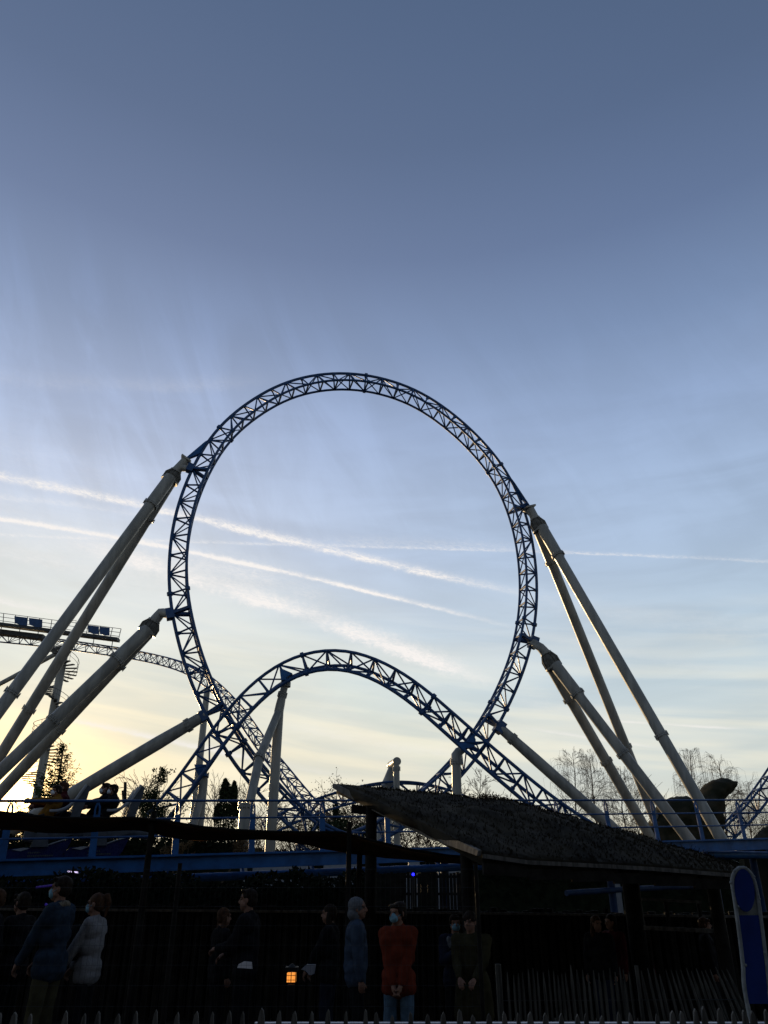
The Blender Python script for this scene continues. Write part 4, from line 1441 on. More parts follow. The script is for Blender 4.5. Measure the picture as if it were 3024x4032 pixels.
def leafy(name, base_px, blobs, Y, seed, label, cat, m, dens=900, s=(.05, .12), stems=4):
    """blobs: (px, py, rx_px, ry_px)"""
    rng = random.Random(seed)
    bx = at(*base_px, Y).x
    root = thing(name, Vector((bx, Y, 0)), label, cat)
    tr = MB()
    for q in range(stems):
        b = blobs[q % len(blobs)]
        t = at(b[0] + rng.uniform(-.3, .3) * b[2], b[1], Y)
        tr.path([(bx + rng.uniform(-.2, .2), Y, 0), (bx * .4 + t.x * .6, Y, t.z * .5), t], [.07, .05, .015], 6)
    tr.build('trunk', M['bark'], root)
    cr = MB()
    for (px, py, rx, ry) in blobs:
        c = at(px, py, Y)
        kx = (at(px + rx, py, Y) - c).x
        kz = abs((at(px, py - ry, Y) - c).z)
        for q in range(dens):
            v = Vector((rng.gauss(0, 1), rng.gauss(0, 1), rng.gauss(0, 1))).normalized()
            r = rng.uniform(.15, 1.0) ** .4
            p = c + Vector((v.x * kx * r, v.y * kx * r, v.z * kz * r))
            if noise.noise(p * 1.6 + Vector((seed, 0, 0))) < (-.22 if name != 'cypress' else -.5):
                continue
            leaf(cr, p, rng.uniform(*s), rng, .45)
    cr.build('crown', m, root, smooth=False)


leafy('cypress', (893, 3260), [(888, 3225, 48, 72), (892, 3165, 38, 66), (886, 3118, 22, 42), (921, 3125, 15, 42), (886, 3090, 9, 24), (922, 3094, 6, 20), (858, 3200, 16, 34), (930, 3190, 14, 40)], 40, 51, 'dense dark cypress between the two forked columns', 'tree', M['leaf'], 750, (.05, .11), 2)
leafy('evergreen_bush', (1330, 3290), [(1330, 3235, 22, 60), (1320, 3185, 10, 40), (1345, 3255, 40, 30)], 56, 52, 'small dark evergreen in front of the bushes left of the roof post', 'bush', M['leaf'], 400, (.06, .14))
leafy('evergreen_bush', (1290, 3300), [(1250, 3270, 40, 30), (1300, 3262, 40, 34), (1420, 3270, 40, 28)], 54, 53, 'low broad evergreen bush along the top of the brown awning', 'bush', M['leaf'], 420, (.06, .14))
leafy('brown_bush', (700, 3380), [(690, 3352, 60, 34), (740, 3345, 50, 36), (950, 3335, 40, 30)], 29, 54, 'rusty brown bush under the awning at the left', 'bush', M['dryleaf'], 420, (.03, .07))
leafy('evergreen_bush', (2420, 3300), [(2400, 3290, 50, 40), (2330, 3290, 50, 36), (2250, 3280, 50, 34), (2480, 3292, 40, 30)], 60, 55, 'low dark bushes at the foot of the bare birches', 'bush', M['dryleaf'], 300, (.05, .12))


def seedhead(base_px, top_px, Y, seed, label):
    rng = random.Random(seed)
    t = at(*top_px, Y)
    bx = at(*base_px, Y).x
    H = t.z
    root = thing('shrub', Vector((bx, Y, 0)), label, 'bush')
    tr, cr = MB(), MB()
    tr.path([(bx, Y, 0), (bx + .1, Y, H * .5), (t.x, Y, H)], [.09, .06, .015], 6)
    tips = []
    for i in range(30):
        k = rng.uniform(.45, .98)
        p = Vector((bx + (t.x - bx) * k, Y, H * k))
        a = rng.uniform(0, 2 * pi)
        L = (1.15 - k) * H * .42 * rng.uniform(.5, 1.1)
        d = Vector((cos(a), sin(a), .7)).normalized()
        q = p + d * L
        cr.path([p, p.lerp(q, .5) + Vector((0, 0, -.05)), q], [.02, .014, .008], 4, cap=False)
        for j in range(int(4 + L * 6)):
            f = rng.uniform(.3, 1.0)
            c = p.lerp(q, f) + Vector((rng.gauss(0, .10), rng.gauss(0, .10), abs(rng.gauss(0, .12))))
            for _ in range(13):
                leaf(cr, c + Vector((rng.gauss(0, .06), rng.gauss(0, .06), rng.gauss(0, .08))), rng.uniform(.035, .07), rng, .5)
    tr.build('trunk', M['bark'], root)
    cr.build('crown', M['leaf'], root, smooth=False)


seedhead((585, 3290), (628, 3048), 34, 61, 'open shrub with clumped leaves right of the riders')


def hedge(name, px0, px1, py, Y, seed, label, m, n=5000, s=(.06, .14), thick=1.2):
    rng = random.Random(seed)
    a, b = at(px0, py, Y), at(px1, py, Y)
    mb = MB()
    for q in range(n):
        x = rng.uniform(a.x, b.x)
        top = a.z + (b.z - a.z) * (x - a.x) / (b.x - a.x) + .35 * noise.noise(Vector((x * .9, seed, 0))) + .18 * noise.noise(Vector((x * 3, seed, 0)))
        z = top * (1 - abs(rng.gauss(0, .22)))
        if z < 0:
            continue
        leaf(mb, Vector((x, Y + rng.uniform(-.5, .5) * thick, z)), rng.uniform(*s), rng, .5)
    # dense woody inside
    vs = []
    nn = 60
    for i in range(nn + 1):
        x = a.x + (b.x - a.x) * i / nn
        top = a.z + (b.z - a.z) * i / nn + .35 * noise.noise(Vector((x * .9, seed, 0))) - .22
        for (dy, z) in ((-.5, 0), (-.42, top * .8), (0, top), (.42, top * .8), (.5, 0)):
            vs.append(Vector((x, Y + dy * thick * .8, max(0, z))))
    fs = [(i * 5 + j, i * 5 + j + 1, (i + 1) * 5 + j + 1, (i + 1) * 5 + j) for i in range(nn) for j in range(4)]
    mb.add(vs, fs)
    return tag(mb.build(name, m, smooth=False), label, 'hedge')


hedge('hedge', -160, 960, 3292, 30, 71, 'dark clipped hedge behind the train at the left', M['ivy'], 7000, (.05, .11))
hedge('hedge', 900, 1800, 3368, 36, 72, 'lower dark hedge under the crossing tracks', M['ivy'], 6000, (.05, .11))
hedge('hedge', -260, 1480, 3452, 14.6, 73, 'dark bank of brush below the launch track behind the palisade', M['ivy'], 9000, (.03, .07))
hedge('hedge', 1830, 3200, 3380, 31, 74, 'dark hedge behind the shelter at the right', M['ivy'], 8000, (.05, .12))
hd = hedge('far_wood', -1400, 4400, 3345, 120, 75, 'line of far dark trees along the horizon', M['leaf'], 9000, (.25, .6), 6)
hd['kind'] = 'stuff'

# hall added out of view behind the visitor to block sky light from the queue
hall = thing('shade_hall', Vector((0, -9, 0)), 'long dark gabled timber hall added unseen behind the visitor to shade the queue', 'light blocker')
MB().box((0, -13, 4.2), 56, 8, 8.4).build('wall', M['dwood'], hall)
MB().prism([Vector((0, y, z)) for y, z in ((-18.2, 8.1), (-13, 14.6), (-7.8, 8.1), (-7.6, 8.35), (-13, 15.0), (-18.4, 8.35))], Vector((58, 0, 0))).build('roof', M['dgrey'], hall)
for gx in (-27.9, 27.9):
    MB().prism([Vector((gx, y, z)) for y, z in ((-17, 8.4), (-9, 8.4), (-13, 14.2))], Vector((.2, 0, 0))).build('gable', M['dwood'], hall)
for i in range(9):
    w = MB().box((-24 + 6 * i, -8.97, 3.4), 2.2, .10, 2.4).build('window', M['black'], hall)
    MB().box((-24 + 6 * i, -8.90, 4.68), 2.5, .12, .14).box((-24 + 6 * i, -8.90, 2.12), 2.5, .16, .14).build('frame', M['wood'], w, loc=None)

# ------------------------------------------------------------------ people
TMP = bpy.data.scenes.new('workbench')      # scratch scene: skins are fused here one at a time, then linked to the real one


def capsule(bm, a, b, ra, rb, seg=10):
    a, b = Vector(a), Vector(b)
    d = b - a
    L = d.length
    d = d.normalized() if L > 1e-6 else Vector((0, 0, 1))
    u = d.orthogonal().normalized()
    w = d.cross(u)
    rings = []
    for k in range(0, 4):
        ph = -pi / 2 + (k + .0) * pi / 8 if k else -pi / 2
        rings.append((a + d * (sin(ph) * ra), cos(ph) * ra))
    rings.append((a, ra))
    rings.append((b, rb))
    for k in range(1, 5):
        ph = k * pi / 8
        rings.append((b + d * (sin(ph) * rb), cos(ph) * rb))
    vr = []
    for c, r in rings:
        if r < 1e-5:
            vr.append([bm.verts.new(c)])
        else:
            vr.append([bm.verts.new(c + u * cos(2 * pi * i / seg) * r + w * sin(2 * pi * i / seg) * r) for i in range(seg)])
    for r0, r1 in zip(vr, vr[1:]):
        if len(r0) == 1 and len(r1) == 1:
            continue
        for i in range(seg):
            j = (i + 1) % seg
            if len(r0) == 1:
                bm.faces.new((r0[0], r1[j], r1[i]))
            elif len(r1) == 1:
                bm.faces.new((r0[i], r0[j], r1[0]))
            else:
                bm.faces.new((r0[i], r0[j], r1[j], r1[i]))


def ellipsoid(bm, c, r, rot=None, seg=14, rings=10):
    mx = Matrix.Translation(Vector(c)) @ (rot.to_4x4() if rot else Matrix.Identity(4)) @ Matrix.Diagonal((*r, 1))
    bmesh.ops.create_uvsphere(bm, u_segments=seg, v_segments=rings, radius=1.0, matrix=mx)


def blob(name, parts, m, parent, voxel=.009, smooth=4, rough=0.0):
    """parts: capsules (a, b, ra, rb) or ellipsoids ('e', c, r, rot) fused into ONE continuous skin"""
    bm = bmesh.new()
    for p in parts:
        if p[0] == 'e':
            ellipsoid(bm, p[1], p[2], p[3] if len(p) > 3 else None)
        else:
            capsule(bm, *p)
    me = bpy.data.meshes.new(name)
    bm.to_mesh(me)
    bm.free()
    o = bpy.data.objects.new(name, me)
    TMP.collection.objects.link(o)
    r = o.modifiers.new('fuse', 'REMESH')
    r.mode = 'VOXEL'
    r.voxel_size = voxel
    s = o.modifiers.new('soft', 'SMOOTH')
    s.iterations = smooth
    s.factor = .5
    TMP.view_layers[0].update()
    dg = TMP.view_layers[0].depsgraph
    me2 = bpy.data.meshes.new_from_object(o.evaluated_get(dg))
    o.modifiers.clear()
    TMP.collection.objects.unlink(o)
    COL.objects.link(o)
    o.data = me2
    bpy.data.meshes.remove(me)
    me2.name = name
    me2.materials.clear()
    me2.materials.append(m)
    if rough:
        co = [v.co.copy() for v in me2.vertices]
        no = [v.normal.copy() for v in me2.vertices]
        flat = []
        for c, n_ in zip(co, no):
            k = rough * noise.noise(c * 9) + rough * .6 * noise.noise(Vector((c.x * 22, c.y * 22, c.z * 9)))
            flat += list(c + n_ * k)
        me2.vertices.foreach_set('co', flat)
        me2.update()
    me2.polygons.foreach_set('use_smooth', [True] * len(me2.polygons))
    o.parent = parent
    return o


def V(*a):
    return Vector(a)


def hand_parts(wrist, dirv, palm_n, s, curl=.5, side=1):
    """palm, four fingers of different length with a bend, thumb leaving the side of the palm"""
    d = dirv.normalized()
    n = (palm_n - d * palm_n.dot(d)).normalized()
    w = d.cross(n) * side
    out = [(wrist, wrist + d * .05 * s, .026 * s, .030 * s)]
    for k in (-1.5, -.5, .5, 1.5):
        base = wrist + d * .085 * s + w * k * .019 * s
        out.append((wrist + d * .03 * s + w * k * .014 * s, base, .015 * s, .0125 * s))
        L = (.078 - .008 * abs(k - .3)) * s * (.82 if k == 1.5 else 1)
        d1 = (d * cos(curl * .7) + n * sin(curl * .7)).normalized()
        d2 = (d * cos(curl * 1.9) + n * sin(curl * 1.9)).normalized()
        m = base + d1 * L * .5
        out.append((base, m, .0105 * s, .0095 * s))
        out.append((m, m + d2 * L * .5, .0095 * s, .0075 * s))
    t0 = wrist + d * .028 * s - w * .026 * s
    td = (d * .75 - w * .55 + n * .35).normalized()
    out.append((t0, t0 + td * .038 * s, .014 * s, .0115 * s))
    out.append((t0 + td * .038 * s, t0 + td * .038 * s + (td + d * .5 + n * .4).normalized() * .032 * s, .0115 * s, .009 * s))
    return out


def arm_ik(sh, hd, l1, l2, pole):
    d = hd - sh
    L = min(d.length, (l1 + l2) * .999)
    dn = d.normalized()
    hd = sh + dn * L
    a = (l1 * l1 - l2 * l2 + L * L) / (2 * L)
    h = sqrt(max(0, l1 * l1 - a * a))
    p = (pole - dn * pole.dot(dn)).normalized()
    return sh + dn * a + p * h, hd


def head_parts(c, s, yaw, tilt=0.0):
    """local head: x right, y forward; c = head centre; returns parts and a mapper"""
    R = Matrix.Rotation(yaw, 3, 'Z') @ Matrix.Rotation(-tilt, 3, 'X')

    def q(x, y, z):
        return c + R @ (Vector((x, y, z)) * s)
    parts = [('e', q(0, -.012, .028), (.076 * s, .095 * s, .092 * s), R), ('e', q(0, .028, -.045), (.060 * s, .066 * s, .072 * s), R),
             (q(0, .062, -.085), q(0, .055, -.09), .026 * s, .026 * s),
             (q(-.03, .050, -.03), q(-.045, .02, -.05), .03 * s, .03 * s), (q(.03, .050, -.03), q(.045, .02, -.05), .03 * s, .03 * s),
             (q(0, .088, .018), q(0, .108, -.022), .009 * s, .015 * s), (q(-.012, .096, -.026), q(.012, .096, -.026), .010 * s, .010 * s),
             (q(-.05, .068, .036), q(.05, .068, .036), .014 * s, .014 * s),
             (q(-.018, .084, -.058), q(.018, .084, -.058), .009 * s, .009 * s),
             ('e', q(-.078, -.008, -.005), (.011 * s, .020 * s, .032 * s), R), ('e', q(.078, -.008, -.005), (.011 * s, .020 * s, .032 * s), R)]
    return parts, q, R


def add_head_extras(root, q, R, s, hair, hair_m, mask_m, hood=None, glasses=False):
    for sx in (-1, 1):
        blob('eye', [('e', q(sx * .031, .078, .012), (.0115 * s, .0085 * s, .0085 * s), R)], M['eye'], root, .004, 1)
    if hair:
        hp = [('e', q(0, -.022, .045), (.084 * s, .100 * s, .088 * s), R), ('e', q(0, -.045, .0), (.083 * s, .075 * s, .085 * s), R)]
        if hair == 'crop':
            hp += [(q(-.05, .055, .098), q(.05, .055, .098), .022 * s, .022 * s)]
        if hair == 'fringe':
            hp += [(q(-.055, .066, .082), q(.055, .066, .078), .026 * s, .024 * s), (q(-.07, .02, .03), q(-.073, .0, -.02), .024 * s, .018 * s), (q(.07, .02, .03), q(.073, .0, -.02), .024 * s, .018 * s)]
        if hair == 'pony':
            hp += [(q(0, -.10, .075), q(0, -.135, .095), .030 * s, .034 * s), (q(0, -.135, .095), q(0, -.165, .02), .034 * s, .030 * s), (q(0, -.165, .02), q(0, -.135, -.13), .030 * s, .014 * s)]
        if hair == 'long':
            for k in (-1, -.5, .5, 1):
                hp += [(q(k * .07, -.03, .0), q(k * .085, -.035, -.16), .034 * s, .034 * s), (q(k * .085, -.035, -.16), q(k * .08, -.02, -.27), .034 * s, .016 * s)]
        if hair == 'ponylong':
            hp += [(q(.02, -.09, .03), q(.085, -.09, -.05), .030 * s, .034 * s), (q(.085, -.09, -.05), q(.115, -.03, -.20), .034 * s, .030 * s), (q(.115, -.03, -.20), q(.125, .03, -.30), .030 * s, .014 * s)]
        if hair == 'beanie':
            hp = [('e', q(0, -.014, .055), (.088 * s, .106 * s, .086 * s), R), (q(-.06, .05, .045), q(.06, .05, .045), .032 * s, .032 * s), ('e', q(0, -.02, .03), (.09 * s, .106 * s, .04 * s), R)]
        blob('hair' if hair != 'beanie' else 'hat', hp, hair_m, root, .007, 2, .004)
    if mask_m:
        mp = [('e', q(0, .060, -.048), (.063 * s, .050 * s, .050 * s), R), ('e', q(0, .070, -.030), (.045 * s, .045 * s, .042 * s), R)]
        fm = blob('face_mask', mp, mask_m, root, .006, 3)
        MB().path([q(-.060, .055, -.03), q(-.080, .01, .0)], .003, 5).build('mask_loop', mask_m, fm, local=True)
        MB().path([q(.060, .055, -.03), q(.080, .01, .0)], .003, 5).build('mask_loop', mask_m, fm, local=True)
    if hood:
        blob('hood', hood_shape(q, R, s), hood, root, .009, 4, .006)
    if glasses:
        g = MB()
        for sx in (-1, 1):
            g.path([q(sx * .031 + .022 * cos(2 * pi * i / 12), .092, .012 + .018 * sin(2 * pi * i / 12)) for i in range(13)], .0025, 5)
            g.path([q(sx * .053, .092, .015), q(sx * .08, .0, .015)], .0025, 5)
        g.path([q(-.01, .094, .014), q(.01, .094, .014)], .0025, 5)
        g.build('glasses', M['black'], root, local=True)


def hood_shape(q, R, s):
    return [('e', q(0, -.030, .030), (.100 * s, .108 * s, .108 * s), R), ('e', q(0, -.05, -.06), (.095 * s, .09 * s, .09 * s), R)]


def person(px, py_top, Y, yaw, label, top_m, leg_m, group=None, head_yaw=None, hair='crop', hair_m='hair', mask='mask', pose='down', long_coat=False, hood=None,
           hood_up=False, build=1.0, extras=None, shoe='blackc', glasses=False, tilt=0.0, coat_len=.80, height=None, body_tilt=0.0):
    h = height or at(px, py_top, Y).z
    s = h / 1.76
    x0 = at(px, py_top + 30, Y).x
    root = thing('person', Vector((x0, Y, 0)), label, 'person', group)
    yw = radians(yaw)
    root.rotation_euler = (0, 0, yw)
    hy = radians((head_yaw if head_yaw is not None else yaw) - yaw)
    b = build

    def P(x, y, z):
        return Vector((x * s, y * s, z * s))
    hc = P(0, .025, 1.635)
    hp, q, R = head_parts(hc, s, hy, tilt)
    shz = 1.43
    SHL_, SHR = P(-.185 * b, -.005, shz), P(.185 * b, -.005, shz)
    poses = dict(
        down=(P(-.24 * b, .05, .86), P(.24 * b, .05, .86)),
        clasped=(P(-.035, .20 * b, .90), P(.035, .20 * b, .90)),
        front=(P(-.10, .30, 1.00), P(.10, .30, 1.00)),
        low=(P(-.12, .30, .93), P(.14, .28, .93)),
        hold=(P(-.06, .30, 1.22), P(.08, .30, 1.20)),
        chest=(P(-.08, .25, 1.28), P(.06, .25, 1.30)),
        pocket=(P(-.20 * b, .10, .98), P(.20 * b, .10, .98)),
        phone=(P(-.08, .34, 1.12), P(.12, .30, 1.05)))
    HL, HR_ = poses[pose]
    l1, l2 = .29 * s, .26 * s
    eL, hL = arm_ik(SHL_, HL, l1, l2, V(-.6, -.8, -.3))
    eR, hR = arm_ik(SHR, HR_, l1, l2, V(.6, -.8, -.3))
    torso = [(P(0, 0, 1.0), P(0, 0, 1.20), .125 * s * b, .125 * s * b), (P(-.07 * b, 0, .98), P(.07 * b, 0, .98), .115 * s, .115 * s), (P(-.075 * b, 0, 1.2), P(.075 * b, 0, 1.2), .105 * s, .105 * s),
             (P(-.10 * b, 0, 1.36), P(.10 * b, 0, 1.36), .105 * s, .105 * s), (P(0, 0, 1.2), P(0, -.005, 1.40), .125 * s, .10 * s), (P(-.17 * b, -.005, shz), P(.17 * b, -.005, shz), .058 * s, .058 * s)]
    legs = []
    st = .095
    feet = []
    for sx in (-1, 1):
        hip, kn, an = P(sx * .09, 0, .93), P(sx * (st + .005), .03, .50), P(sx * (st + .015), -.01, .09)
        legs += [(hip, kn, .090 * s * b, .060 * s), (kn, an, .058 * s, .040 * s)]
        feet += [(an - P(0, 0, .035), an + P(sx * .02, .15, -.055), .042 * s, .032 * s)]
    arms = [(SHL_, eL, .052 * s * b, .042 * s), (eL, hL, .042 * s, .028 * s), (SHR, eR, .052 * s * b, .042 * s), (eR, hR, .042 * s, .028 * s)]
    neck = [(P(0, -.005, 1.40), P(0, .012, 1.56), .060 * s, .055 * s)]
    inward = P(0, 0, -1) * 0
    hands = hand_parts(hL, (hL - eL), V(1, .2, 0) if pose in ('down', 'clasped', 'pocket') else V(.3, 0, -1), s, .7, 1) + hand_parts(hR, (hR - eR), V(-1, .2, 0) if pose in ('down', 'clasped', 'pocket') else V(-.3, 0, -1), s, .7, -1)
    blob('body', hp + neck + torso + legs + feet + arms + hands, M['skin'], root, .008, 2)
    infl = .022 * s
    jk = [(a, c, ra + infl, rb + infl) for a, c, ra, rb in torso] + [(SHL_, eL, .052 * s * b + infl, .046 * s + infl), (eL, eL.lerp(hL, .90), .046 * s + infl, .034 * s + infl * .7),
                                                                  (SHR, eR, .052 * s * b + infl, .046 * s + infl), (eR, eR.lerp(hR, .90), .046 * s + infl, .034 * s + infl * .7)]
    jk += [(P(0, -.01, 1.40), P(0, -.005, 1.475), .085 * s, .074 * s)]
    jk += [(P(-.08 * b, 0, .90), P(.08 * b, 0, .90), .120 * s + infl * .6, .120 * s + infl * .6)]
    if long_coat:
        jk += [(P(-.08, 0, .95), P(-.10, .01, coat_len * .75), .135 * s * b, .15 * s * b), (P(.08, 0, .95), P(.10, .01, coat_len * .75), .135 * s * b, .15 * s * b), (P(0, .05, .95), P(0, .06, coat_len * .75), .11 * s, .13 * s)]
    if hood_up is False and hood:
        jk += [(P(-.075, -.075, 1.47), P(.075, -.075, 1.47), .062 * s, .062 * s)]
    blob('coat' if long_coat else 'jacket', jk, M[top_m], root, .011, 5, .010)
    tr = [(P(-.08 * b, 0, .94), P(.08 * b, 0, .94), .125 * s, .125 * s)]
    for sx in (-1, 1):
        hip, kn, an = P(sx * .09, 0, .93), P(sx * (st + .005), .03, .50), P(sx * (st + .015), -.005, .10)
        tr += [(hip, kn, .100 * s * b, .074 * s), (kn, an, .074 * s, .060 * s)]
    blob('trousers', tr, M[leg_m], root, .011, 5, .008)
    for f in feet:
        blob('shoe', [(f[0], f[1], .050 * s, .040 * s)], M[shoe], root, .010, 3)
    add_head_extras(root, q, R, s, hair, M[hair_m], M[mask] if mask else None, M[hood] if (hood and hood_up) else None, glasses)
    if extras:
        extras(root, P, q, s)
    return root


QG = 'people waiting in the queue'


def denim_collar(root, P, q, s):
    blob('collar', [(P(-.07, -.02, 1.47), P(-.02, -.07, 1.50), .034 * s, .034 * s), (P(-.02, -.07, 1.50), P(.06, -.05, 1.49), .034 * s, .034 * s), (P(-.07, -.02, 1.47), P(-.06, .08, 1.40), .032 * s, .024 * s), (P(.06, -.05, 1.49), P(.06, .08, 1.40), .03 * s, .024 * s)], M['fur'], root, .008, 2, .004)


def backpack(m):
    def f(root, P, q, s):
        blob('backpack', [(P(-.07, -.23, 1.10), P(-.07, -.21, 1.36), .085 * s, .075 * s), (P(.07, -.23, 1.10), P(.07, -.21, 1.36), .085 * s, .075 * s)], M[m], root, .011, 4, .004)
        for sx in (-1, 1):
            MB().path([P(sx * .11, -.14, 1.40), P(sx * .12, .0, 1.50), P(sx * .12, .13, 1.36), P(sx * .14, .03, 1.12)], .016 * s, 6).build('strap', M[m], root, local=True)
    return f


def chest_bag(root, P, q, s):
    blob('front_bag', [(P(-.05, .20, 1.12), P(-.05, .20, 1.34), .085 * s, .085 * s), (P(.05, .20, 1.12), P(.05, .20, 1.34), .085 * s, .085 * s)], M['blackc'], root, .011, 4, .004)


person(250, 3450, 9.5, 76, 'tall man in a denim jacket and pale mask seen half from behind', 'denim', 'tan', QG, 92, 'crop', 'hair', 'mask', 'low', extras=denim_collar, build=.9)
person(386, 3517, 10.0, 84, 'woman in a cream sweater with a ponytail and a mask looking left', 'knit', 'blackc', QG, 88, 'pony', 'hairr', 'mask', 'low', extras=chest_bag, glasses=True, build=.84)
person(985, 3500, 10.2, 82, 'man in black looking left, holding a folded white sheet', 'blackc', 'blackc', QG, 84, 'crop', 'hair', None, 'phone', build=1.05)
person(878, 3575, 10.9, -60, 'brown haired person in black behind the man holding a white sheet', 'blackc', 'blackc', QG, -50, 'long', 'hairr', None, 'down')
person(1302, 3560, 10.6, 80, 'person in black left of the grey hooded one, holding a white bag', 'blackc', 'navyc', QG, 70, 'long', 'hair', None, 'low')
person(1404, 3533, 9.9, -85, 'person with grey hood pulled up and a slate puffer jacket, turned away', 'slate', 'blackc', QG, -100, None, 'hair', None, 'down', hood='greyc', hood_up=True)
person(1568, 3550, 9.2, 172, 'masked girl in a red hoodie and pale jeans with clasped hands', 'redc', 'jeans', QG, 128, 'fringe', 'hair', 'mask', 'clasped', build=.92, extras=lambda root, P, q, s: blob('ponytail', [(q(.06, -.09, .02), q(.115, -.05, -.10), .034 * s, .036 * s), (q(.115, -.05, -.10), q(.15, .03, -.25), .036 * s, .016 * s)], M['hairb'], root, .008, 2, .004))
person(1790, 3600, 10.6, 190, 'shorter masked woman with dark hair facing us and holding a pale soft toy', 'navyc', 'blackc', QG, 186, 'fringe', 'hair', 'mask', 'chest')
person(1852, 3590, 9.9, 160, 'person in a long olive coat with fur hood, cap and glasses', 'olive', 'blackc', QG, 150, 'beanie', 'hair', None, 'front', long_coat=True, hood='fur', glasses=True, build=1.12, coat_len=.78)
person(-8, 3500, 9.8, 120, 'person in dark clothes cut off by the left edge', 'blackc', 'navyc', QG, 100, 'crop', 'hairr', None, 'pocket')
person(96, 3512, 10.2, 75, 'person in black with a pale collar left of the man in denim', 'blackc', 'blackc', QG, 60, 'fringe', 'hair', None, 'low')
person(2350, 3606, 11.8, 150, 'dark haired person under the roof left of the thick post, turned right', 'blackc', 'navyc', QG, 200, 'long', 'hairr', None, 'down')
person(2408, 3600, 12.1, 120, 'fair cheeked person beside the thick post under the roof, turned left', 'maroon', 'blackc', QG, 110, 'long', 'hair', None, 'down')
person(2522, 3615, 12.4, 100, 'person in a maroon jacket just right of the thick post', 'maroon', 'blackc', QG, 90, 'crop', 'hair', None, 'down')
person(2770, 3612, 12.3, 250, 'dark person at the last post under the right end of the roof', 'blackc', 'blackc', QG, 260, 'fringe', 'hairr', None, 'down')

# things held by the waiting people
tag(MB().prism([at(x, y, 9.75) for x, y in ((934, 3811), (940, 3796), (962, 3785), (992, 3788), (994, 3815), (960, 3812))], V(0, .012, 0)).build('folded_sheet', M['white']), 'folded white sheet in the hands of the man in black', 'paper')
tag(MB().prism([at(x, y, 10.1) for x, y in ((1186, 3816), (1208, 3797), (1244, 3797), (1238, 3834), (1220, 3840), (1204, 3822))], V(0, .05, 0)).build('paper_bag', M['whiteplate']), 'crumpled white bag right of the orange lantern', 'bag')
c = at(1783, 3716, 10.1)
toy = thing('soft_toy', c, 'pale grey soft toy in the arms of the shorter masked woman', 'toy')
blob('toy_body', [('e', V(0, 0, 0), (.065, .05, .06)), ('e', V(.07, -.02, -.02), (.055, .05, .055)), ('e', V(-.045, -.01, .04), (.03, .03, .04)), ('e', V(.035, -.01, .06), (.02, .02, .035))], M['greyc'], toy, .008, 3, .006)

# ------------------------------------------------------------------ coaster train with riders on the launch track
TR = thing('coaster_train', LP(-.5, 0, 1.3), 'coaster train with pale shell seats standing on the launch track at the left', 'train')
FW = -LD                                     # the train heads left
SIDE = Vector((-LD.y, LD.x, 0)).normalized() # away from the visitor
UP = Vector((0, 0, 1))


def TP(k, f, h, b):
    """train point: row at track position k, f metres forward, h above the beam, b metres behind the handrail"""
    return LP(k, h, b) + FW * f


for k in (-.45, .62):
    pass
rows = [-.60, .10]
for k in rows:
    # chassis and nose of each car
    o = [TP(k, .75, .02, .78), TP(k, .55, .22, .78), TP(k, .1, .24, .78), TP(k, -.42, .34, .78), TP(k, -.60, .40, .78), TP(k, -.50, .12, .78), TP(k, -.4, .0, .78)]
    cb = MB().prism([p + SIDE * .5 for p in o], SIDE * 1.0).build('car_body', M['car'], TR)
    MB().path([TP(k, -.10, .26, .76), TP(k, -.36, .345, .76), TP(k, -.60, .41, .76)], .014, 6).build('body_stripe', M['rimw'], cb)
    MB().prism([TP(k, .52, .20, .765), TP(k, .30, .235, .765), TP(k, .18, .22, .765), TP(k, .34, .17, .765)], SIDE * .02).build('body_stripe', M['rimw'], cb)
    st_m = MB()
    rg = random.Random(int(k * 100))
    for r_, (hh, fa, fb) in enumerate(((.135, .20, -.02), (.075, .20, -.26))):
        f_ = fa
        while f_ > fb:
            L_ = rg.uniform(.018, .04)
            st_m.bar(TP(k, f_, hh, .772), TP(k, f_ - L_, hh + .006, .772), .006, rg.uniform(.018, .034))
            f_ -= L_ + .012
    st_m.build('faded_lettering', M['seat'], cb)
    # wheel cover and column
    MB().path([TP(k, -.45, .44, .95), TP(k, -.70, .50, .95), TP(k, -.95, .46, .95), TP(k, -1.05, .36, .95)], [.05, .10, .11, .05], 10).build('wheel_cover', M['seat'], TR)
    MB().prism([TP(k, .18, .24, .95), TP(k, -.16, .24, .95), TP(k, -.10, .52, .95), TP(k, .10, .52, .95)], SIDE * .5).build('seat_pillar', M['seat'], TR)
    for b in (1.05, 1.72):
        # seat shell: leaning back
        prof = [(.34, .56), (.10, .50), (-.30, .54), (-.44, .62), (-.50, .90), (-.56, 1.16), (-.64, 1.40), (-.72, 1.45), (-.79, 1.40), (-.76, 1.18), (-.68, .86), (-.62, .48), (-.34, .40), (.10, .36), (.34, .42)]
        ss = MB().prism([TP(k, f, h, b) for f, h in prof], SIDE * .44).build('seat_shell', M['seat'], TR)
        rim = [(-.70, 1.42), (-.62, 1.27), (-.52, 1.10), (-.40, .98), (-.24, .91), (-.06, .90)]
        for sd in (-.24, .24):
            MB().path(resample([TP(k, f, h + .03, b + sd) for f, h in rim], .06), .028, 8).build('seat_rim', M['rimw'], ss)
        MB().path([TP(k, -.5, 1.16, b - .1), TP(k, -.44, 1.50 + (.10 if b > 1.5 else 0), b - .1)], .035, 8).path([TP(k, -.5, 1.16, b + .1), TP(k, -.44, 1.44, b + .1)], .035, 8).build('harness_post', M['black'], ss) if k == .10 and b > 1.5 else None
        MB().path(resample([TP(k, .02, .86, b - .15), TP(k, .18, .82, b - .1), TP(k, .24, .80, b), TP(k, .18, .82, b + .1), TP(k, .02, .86, b + .15)], .05), .03, 8).build('lap_bar', M['black'], ss)


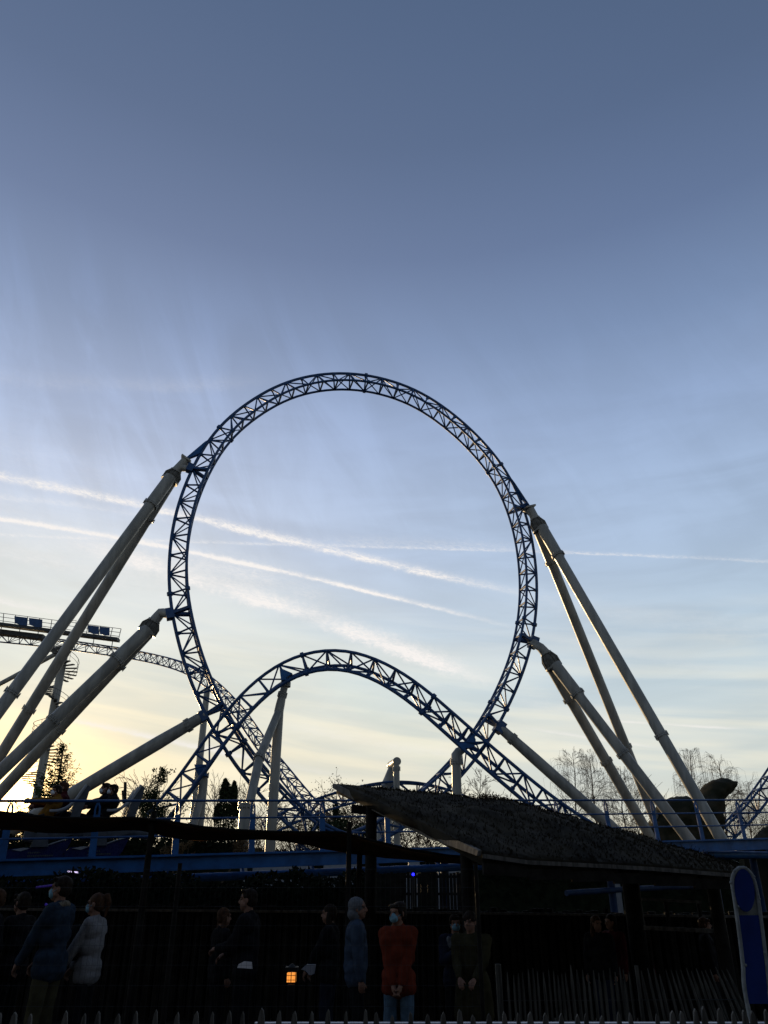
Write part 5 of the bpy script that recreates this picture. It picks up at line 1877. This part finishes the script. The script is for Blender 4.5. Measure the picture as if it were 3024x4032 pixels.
def rider(k, b, label, top_m, leg_m, hair, hair_m, mask, head_h=1.36, arms='bar', head_yaw=0, s=1.0, grp='riders in the coaster train'):
    base = TP(k, .22, .62 + (.07 if b > 1.5 else .02), b)
    root = thing('person', base, label, 'person', grp)
    ang = atan2(FW.y, FW.x) - pi / 2
    root.rotation_euler = (0, 0, ang)

    def P(x, y, z):
        return Vector((x, y, z)) * s
    hip = P(0, -.16, .10)
    ch = P(0, -.40, .50)
    nk = P(0, -.41, .62)
    hc = P(0, -.36, .74)
    hp, q, R = head_parts(hc, s, radians(head_yaw), -.05)
    sh = [P(-.18, -.40, .53), P(.18, -.40, .53)]
    if arms == 'bar':
        hd = [P(-.12, .18, .36), P(.12, .18, .36)]
    elif arms == 'fwd':
        hd = [P(-.14, .30, .52), P(.14, .26, .50)]
    else:
        hd = [P(-.20, -.15, 1.02), P(.20, -.2, .95)]
    torso = [(hip, ch, .13 * s, .13 * s), (P(-.09, -.39, .46), P(.09, -.39, .46), .11 * s, .11 * s), (P(-.08, -.16, .09), P(.08, -.16, .09), .115 * s, .115 * s), (sh[0], sh[1], .06 * s, .06 * s)]
    legs, feet, arms_ = [], [], []
    trs = [(P(-.08, -.15, .09), P(.08, -.15, .09), .125 * s, .125 * s)]
    for i, sx in enumerate((-1, 1)):
        kn, an = P(sx * .13, .36, .20), P(sx * .14, .58, -.16)
        hpj = P(sx * .09, -.12, .08)
        legs += [(hpj, kn, .085 * s, .06 * s), (kn, an, .056 * s, .04 * s)]
        trs += [(hpj, kn, .096 * s, .074 * s), (kn, an, .072 * s, .058 * s)]
        feet += [(an, an + P(0, .15, .02), .042 * s, .034 * s)]
    jk = [(a, c, ra + .02, rb + .02) for a, c, ra, rb in torso]
    hands = []
    for i, sx in enumerate((-1, 1)):
        e, h_ = arm_ik(sh[i], hd[i], .28 * s, .25 * s, V(sx * .8, 0, -.6))
        arms_ += [(sh[i], e, .05 * s, .04 * s), (e, h_, .04 * s, .028 * s)]
        jk += [(sh[i], e, .07 * s, .062 * s), (e, e.lerp(h_, .88), .062 * s, .048 * s)]
        hands += hand_parts(h_, h_ - e, V(-sx, 0, -.5), s, .9, -sx)
    blob('body', hp + [(P(0, -.41, .52), P(0, -.38, .68), .058 * s, .054 * s)] + torso + legs + feet + arms_ + hands, M['skin'], root, .009, 2)
    jk += [(P(0, -.42, .55), P(0, -.41, .63), .085 * s, .072 * s)]
    blob('jacket', jk, M[top_m], root, .012, 4, .008)
    blob('trousers', trs, M[leg_m], root, .012, 4, .006)
    for f in feet:
        blob('shoe', [(f[0], f[1], .05 * s, .042 * s)], M['blackc'], root, .011, 3)
    add_head_extras(root, q, R, s, hair, M[hair_m], M[mask] if mask else None)


rider(.10, 1.05, 'rider in black with pale mask on the near rear seat, lower head', 'blackc', 'blackc', 'fringe', 'hair', 'maskw', head_yaw=8)
rider(.02, 1.72, 'rider in black with white mask on the far rear seat, higher head', 'blackc', 'navyc', 'crop', 'hair', 'maskw', head_yaw=6, s=1.06)
rider(-.60, 1.05, 'front row rider with dark hair, white mask and mustard top', 'yellow', 'blackc', 'fringe', 'hair', 'maskw', head_yaw=20, arms='fwd', s=.97)
rider(-.54, 1.72, 'front row rider in a maroon jacket on the far seat', 'maroon', 'blackc', 'crop', 'hairr', None, head_yaw=0, s=1.08)

bpy.data.scenes.remove(TMP)
